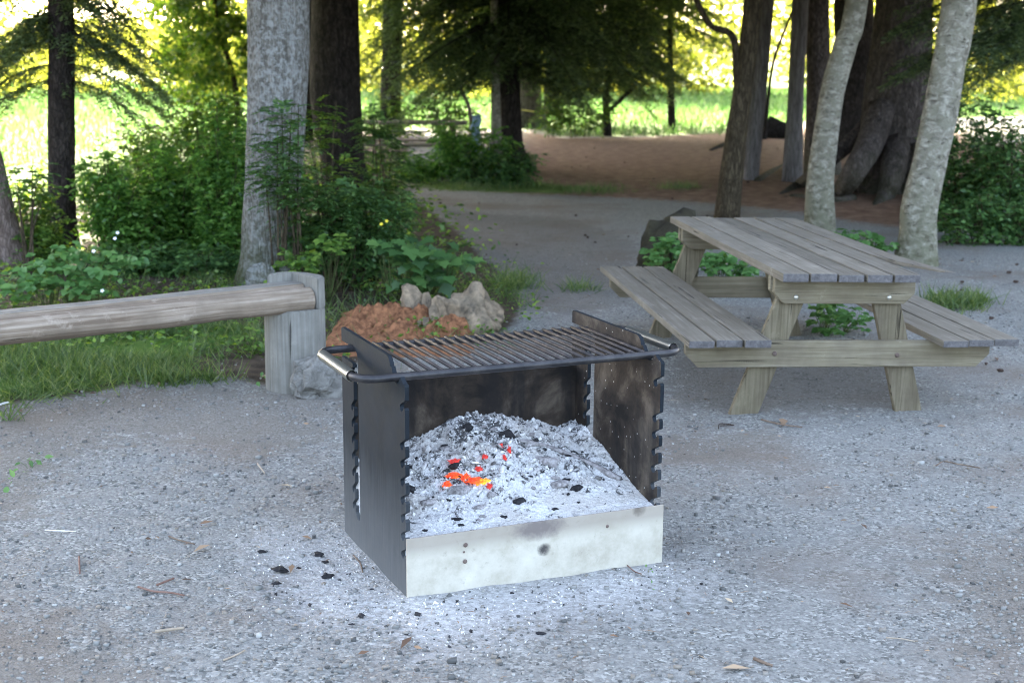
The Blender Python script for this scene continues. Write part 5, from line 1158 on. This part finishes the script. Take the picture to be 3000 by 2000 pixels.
stick([(2208, 1936), (2240, 1950), (2262, 1958)], .004, .007, lit, 'grey-brown bark sliver near the bottom right', 'wood sliver', name='wood_sliver')
stick([(2595, 1870), (2640, 1874), (2680, 1882)], .002, .003, pale, 'pale thin straw at the lower right', 'twig')
stick([(2230, 1235), (2290, 1250), (2350, 1258)], .004, .006, lit, 'dark twig on the gravel in front of the left table leg', 'twig')
stick([(755, 1368), (768, 1385), (775, 1395)], .01, .005, pale, 'yellowish curled leaf stalk left of the fire pit', 'twig')
stick([(1838, 1655), (1858, 1672), (1880, 1680)], .004, .003, red, 'thin red twig at the right foot of the cream board', 'twig')
stick([(1035, 1628), (1055, 1650), (1063, 1680)], .004, .004, lit, 'twig lying in the spilled ash beside the left plate', 'twig')
stick([(-20, 1203), (10, 1192), (28, 1188)], .01, .008, wht, 'white stick end at the left edge of the gravel', 'stick', name='stick')
cone = lump(0.022, 0.02, 0.04, 5, 0.4, 2, 5); cone.transform(Matrix.Rotation(math.pi / 2, 4, 'X')); cone.materials.append(M['cone'])
spots = [(2255 * 1, 648), (2212, 666), (2295, 845), (2150, 640), (2350, 640)]
uv = [(2210, 649), (2333, 650), (2297, 855), (2265, 840), (1605, 555)] + [(rnd(1000, 1900), rnd(438, 640)) for _ in range(18)] + [(rnd(1300, 1800), rnd(330, 440)) for _ in range(16)] + [(rnd(2180, 2340), rnd(560, 800)) for _ in range(8)]
for u, v in uv:
    p = G(u, v); o = bpy.data.objects.new('pine_cone', cone); C.objects.link(o); o.location = (p.x, p.y, ground_z(p.x, p.y) + 0.015); o.rotation_euler = (0, 0, rnd(0, 6.3)); o.scale = (rnd(.4, .7),) * 3
    tag(o, 'small dark cone lying on the path or needle carpet', 'cone', 'fallen cones')
# white bramble blossoms
s = NT('petal_white'); s.done((0.75, 0.75, 0.72), 0.6)
fl = Leaves(); a = np.linspace(0, 2 * np.pi, 6)[:5]; fl.add(np.zeros((5, 3)), np.stack([np.cos(a), np.sin(a), a * 0 + 0.3], 1), [[0, 0, 1.0]] * 5, 0.016, 0.014); me = fl.mesh('blossom', T_OVAL); me.materials.append(s.m)
for u, v, dd, lb in ((215, 577, 9.1, 'white blossom on the top of the bramble'), (235, 668, 9.0, 'white blossom just above the log bench'), (264, 548, 9.6, 'lower of two small white blossoms in the shade'), (270, 535, 9.8, 'upper of two small white blossoms in the shade')):
    o = bpy.data.objects.new('blossom', me); C.objects.link(o); o.location = A(u, v, dd); o.rotation_euler = (1.0, rnd(-.3, .3), 0); tag(o, lb, 'flower')
s = NT('petal_yellow'); s.done((0.75, 0.60, 0.04), 0.6); me = me.copy(); me.materials.clear(); me.materials.append(s.m)
for u, v, lb in ((876, 515, 'upper yellow flower above the maple seedlings'), (1090 / K, 838 / K, 'yellow flower')):
    if lb == 'yellow flower': u, v, lb = 888, 508, 'yellow flower beside the upper one above the maple seedlings'
    o = bpy.data.objects.new('blossom', me); C.objects.link(o); o.location = A(u, v, 10.3); o.rotation_euler = (1.0, 0, 0); tag(o, lb, 'flower')
print('all ok', len(bpy.data.objects))
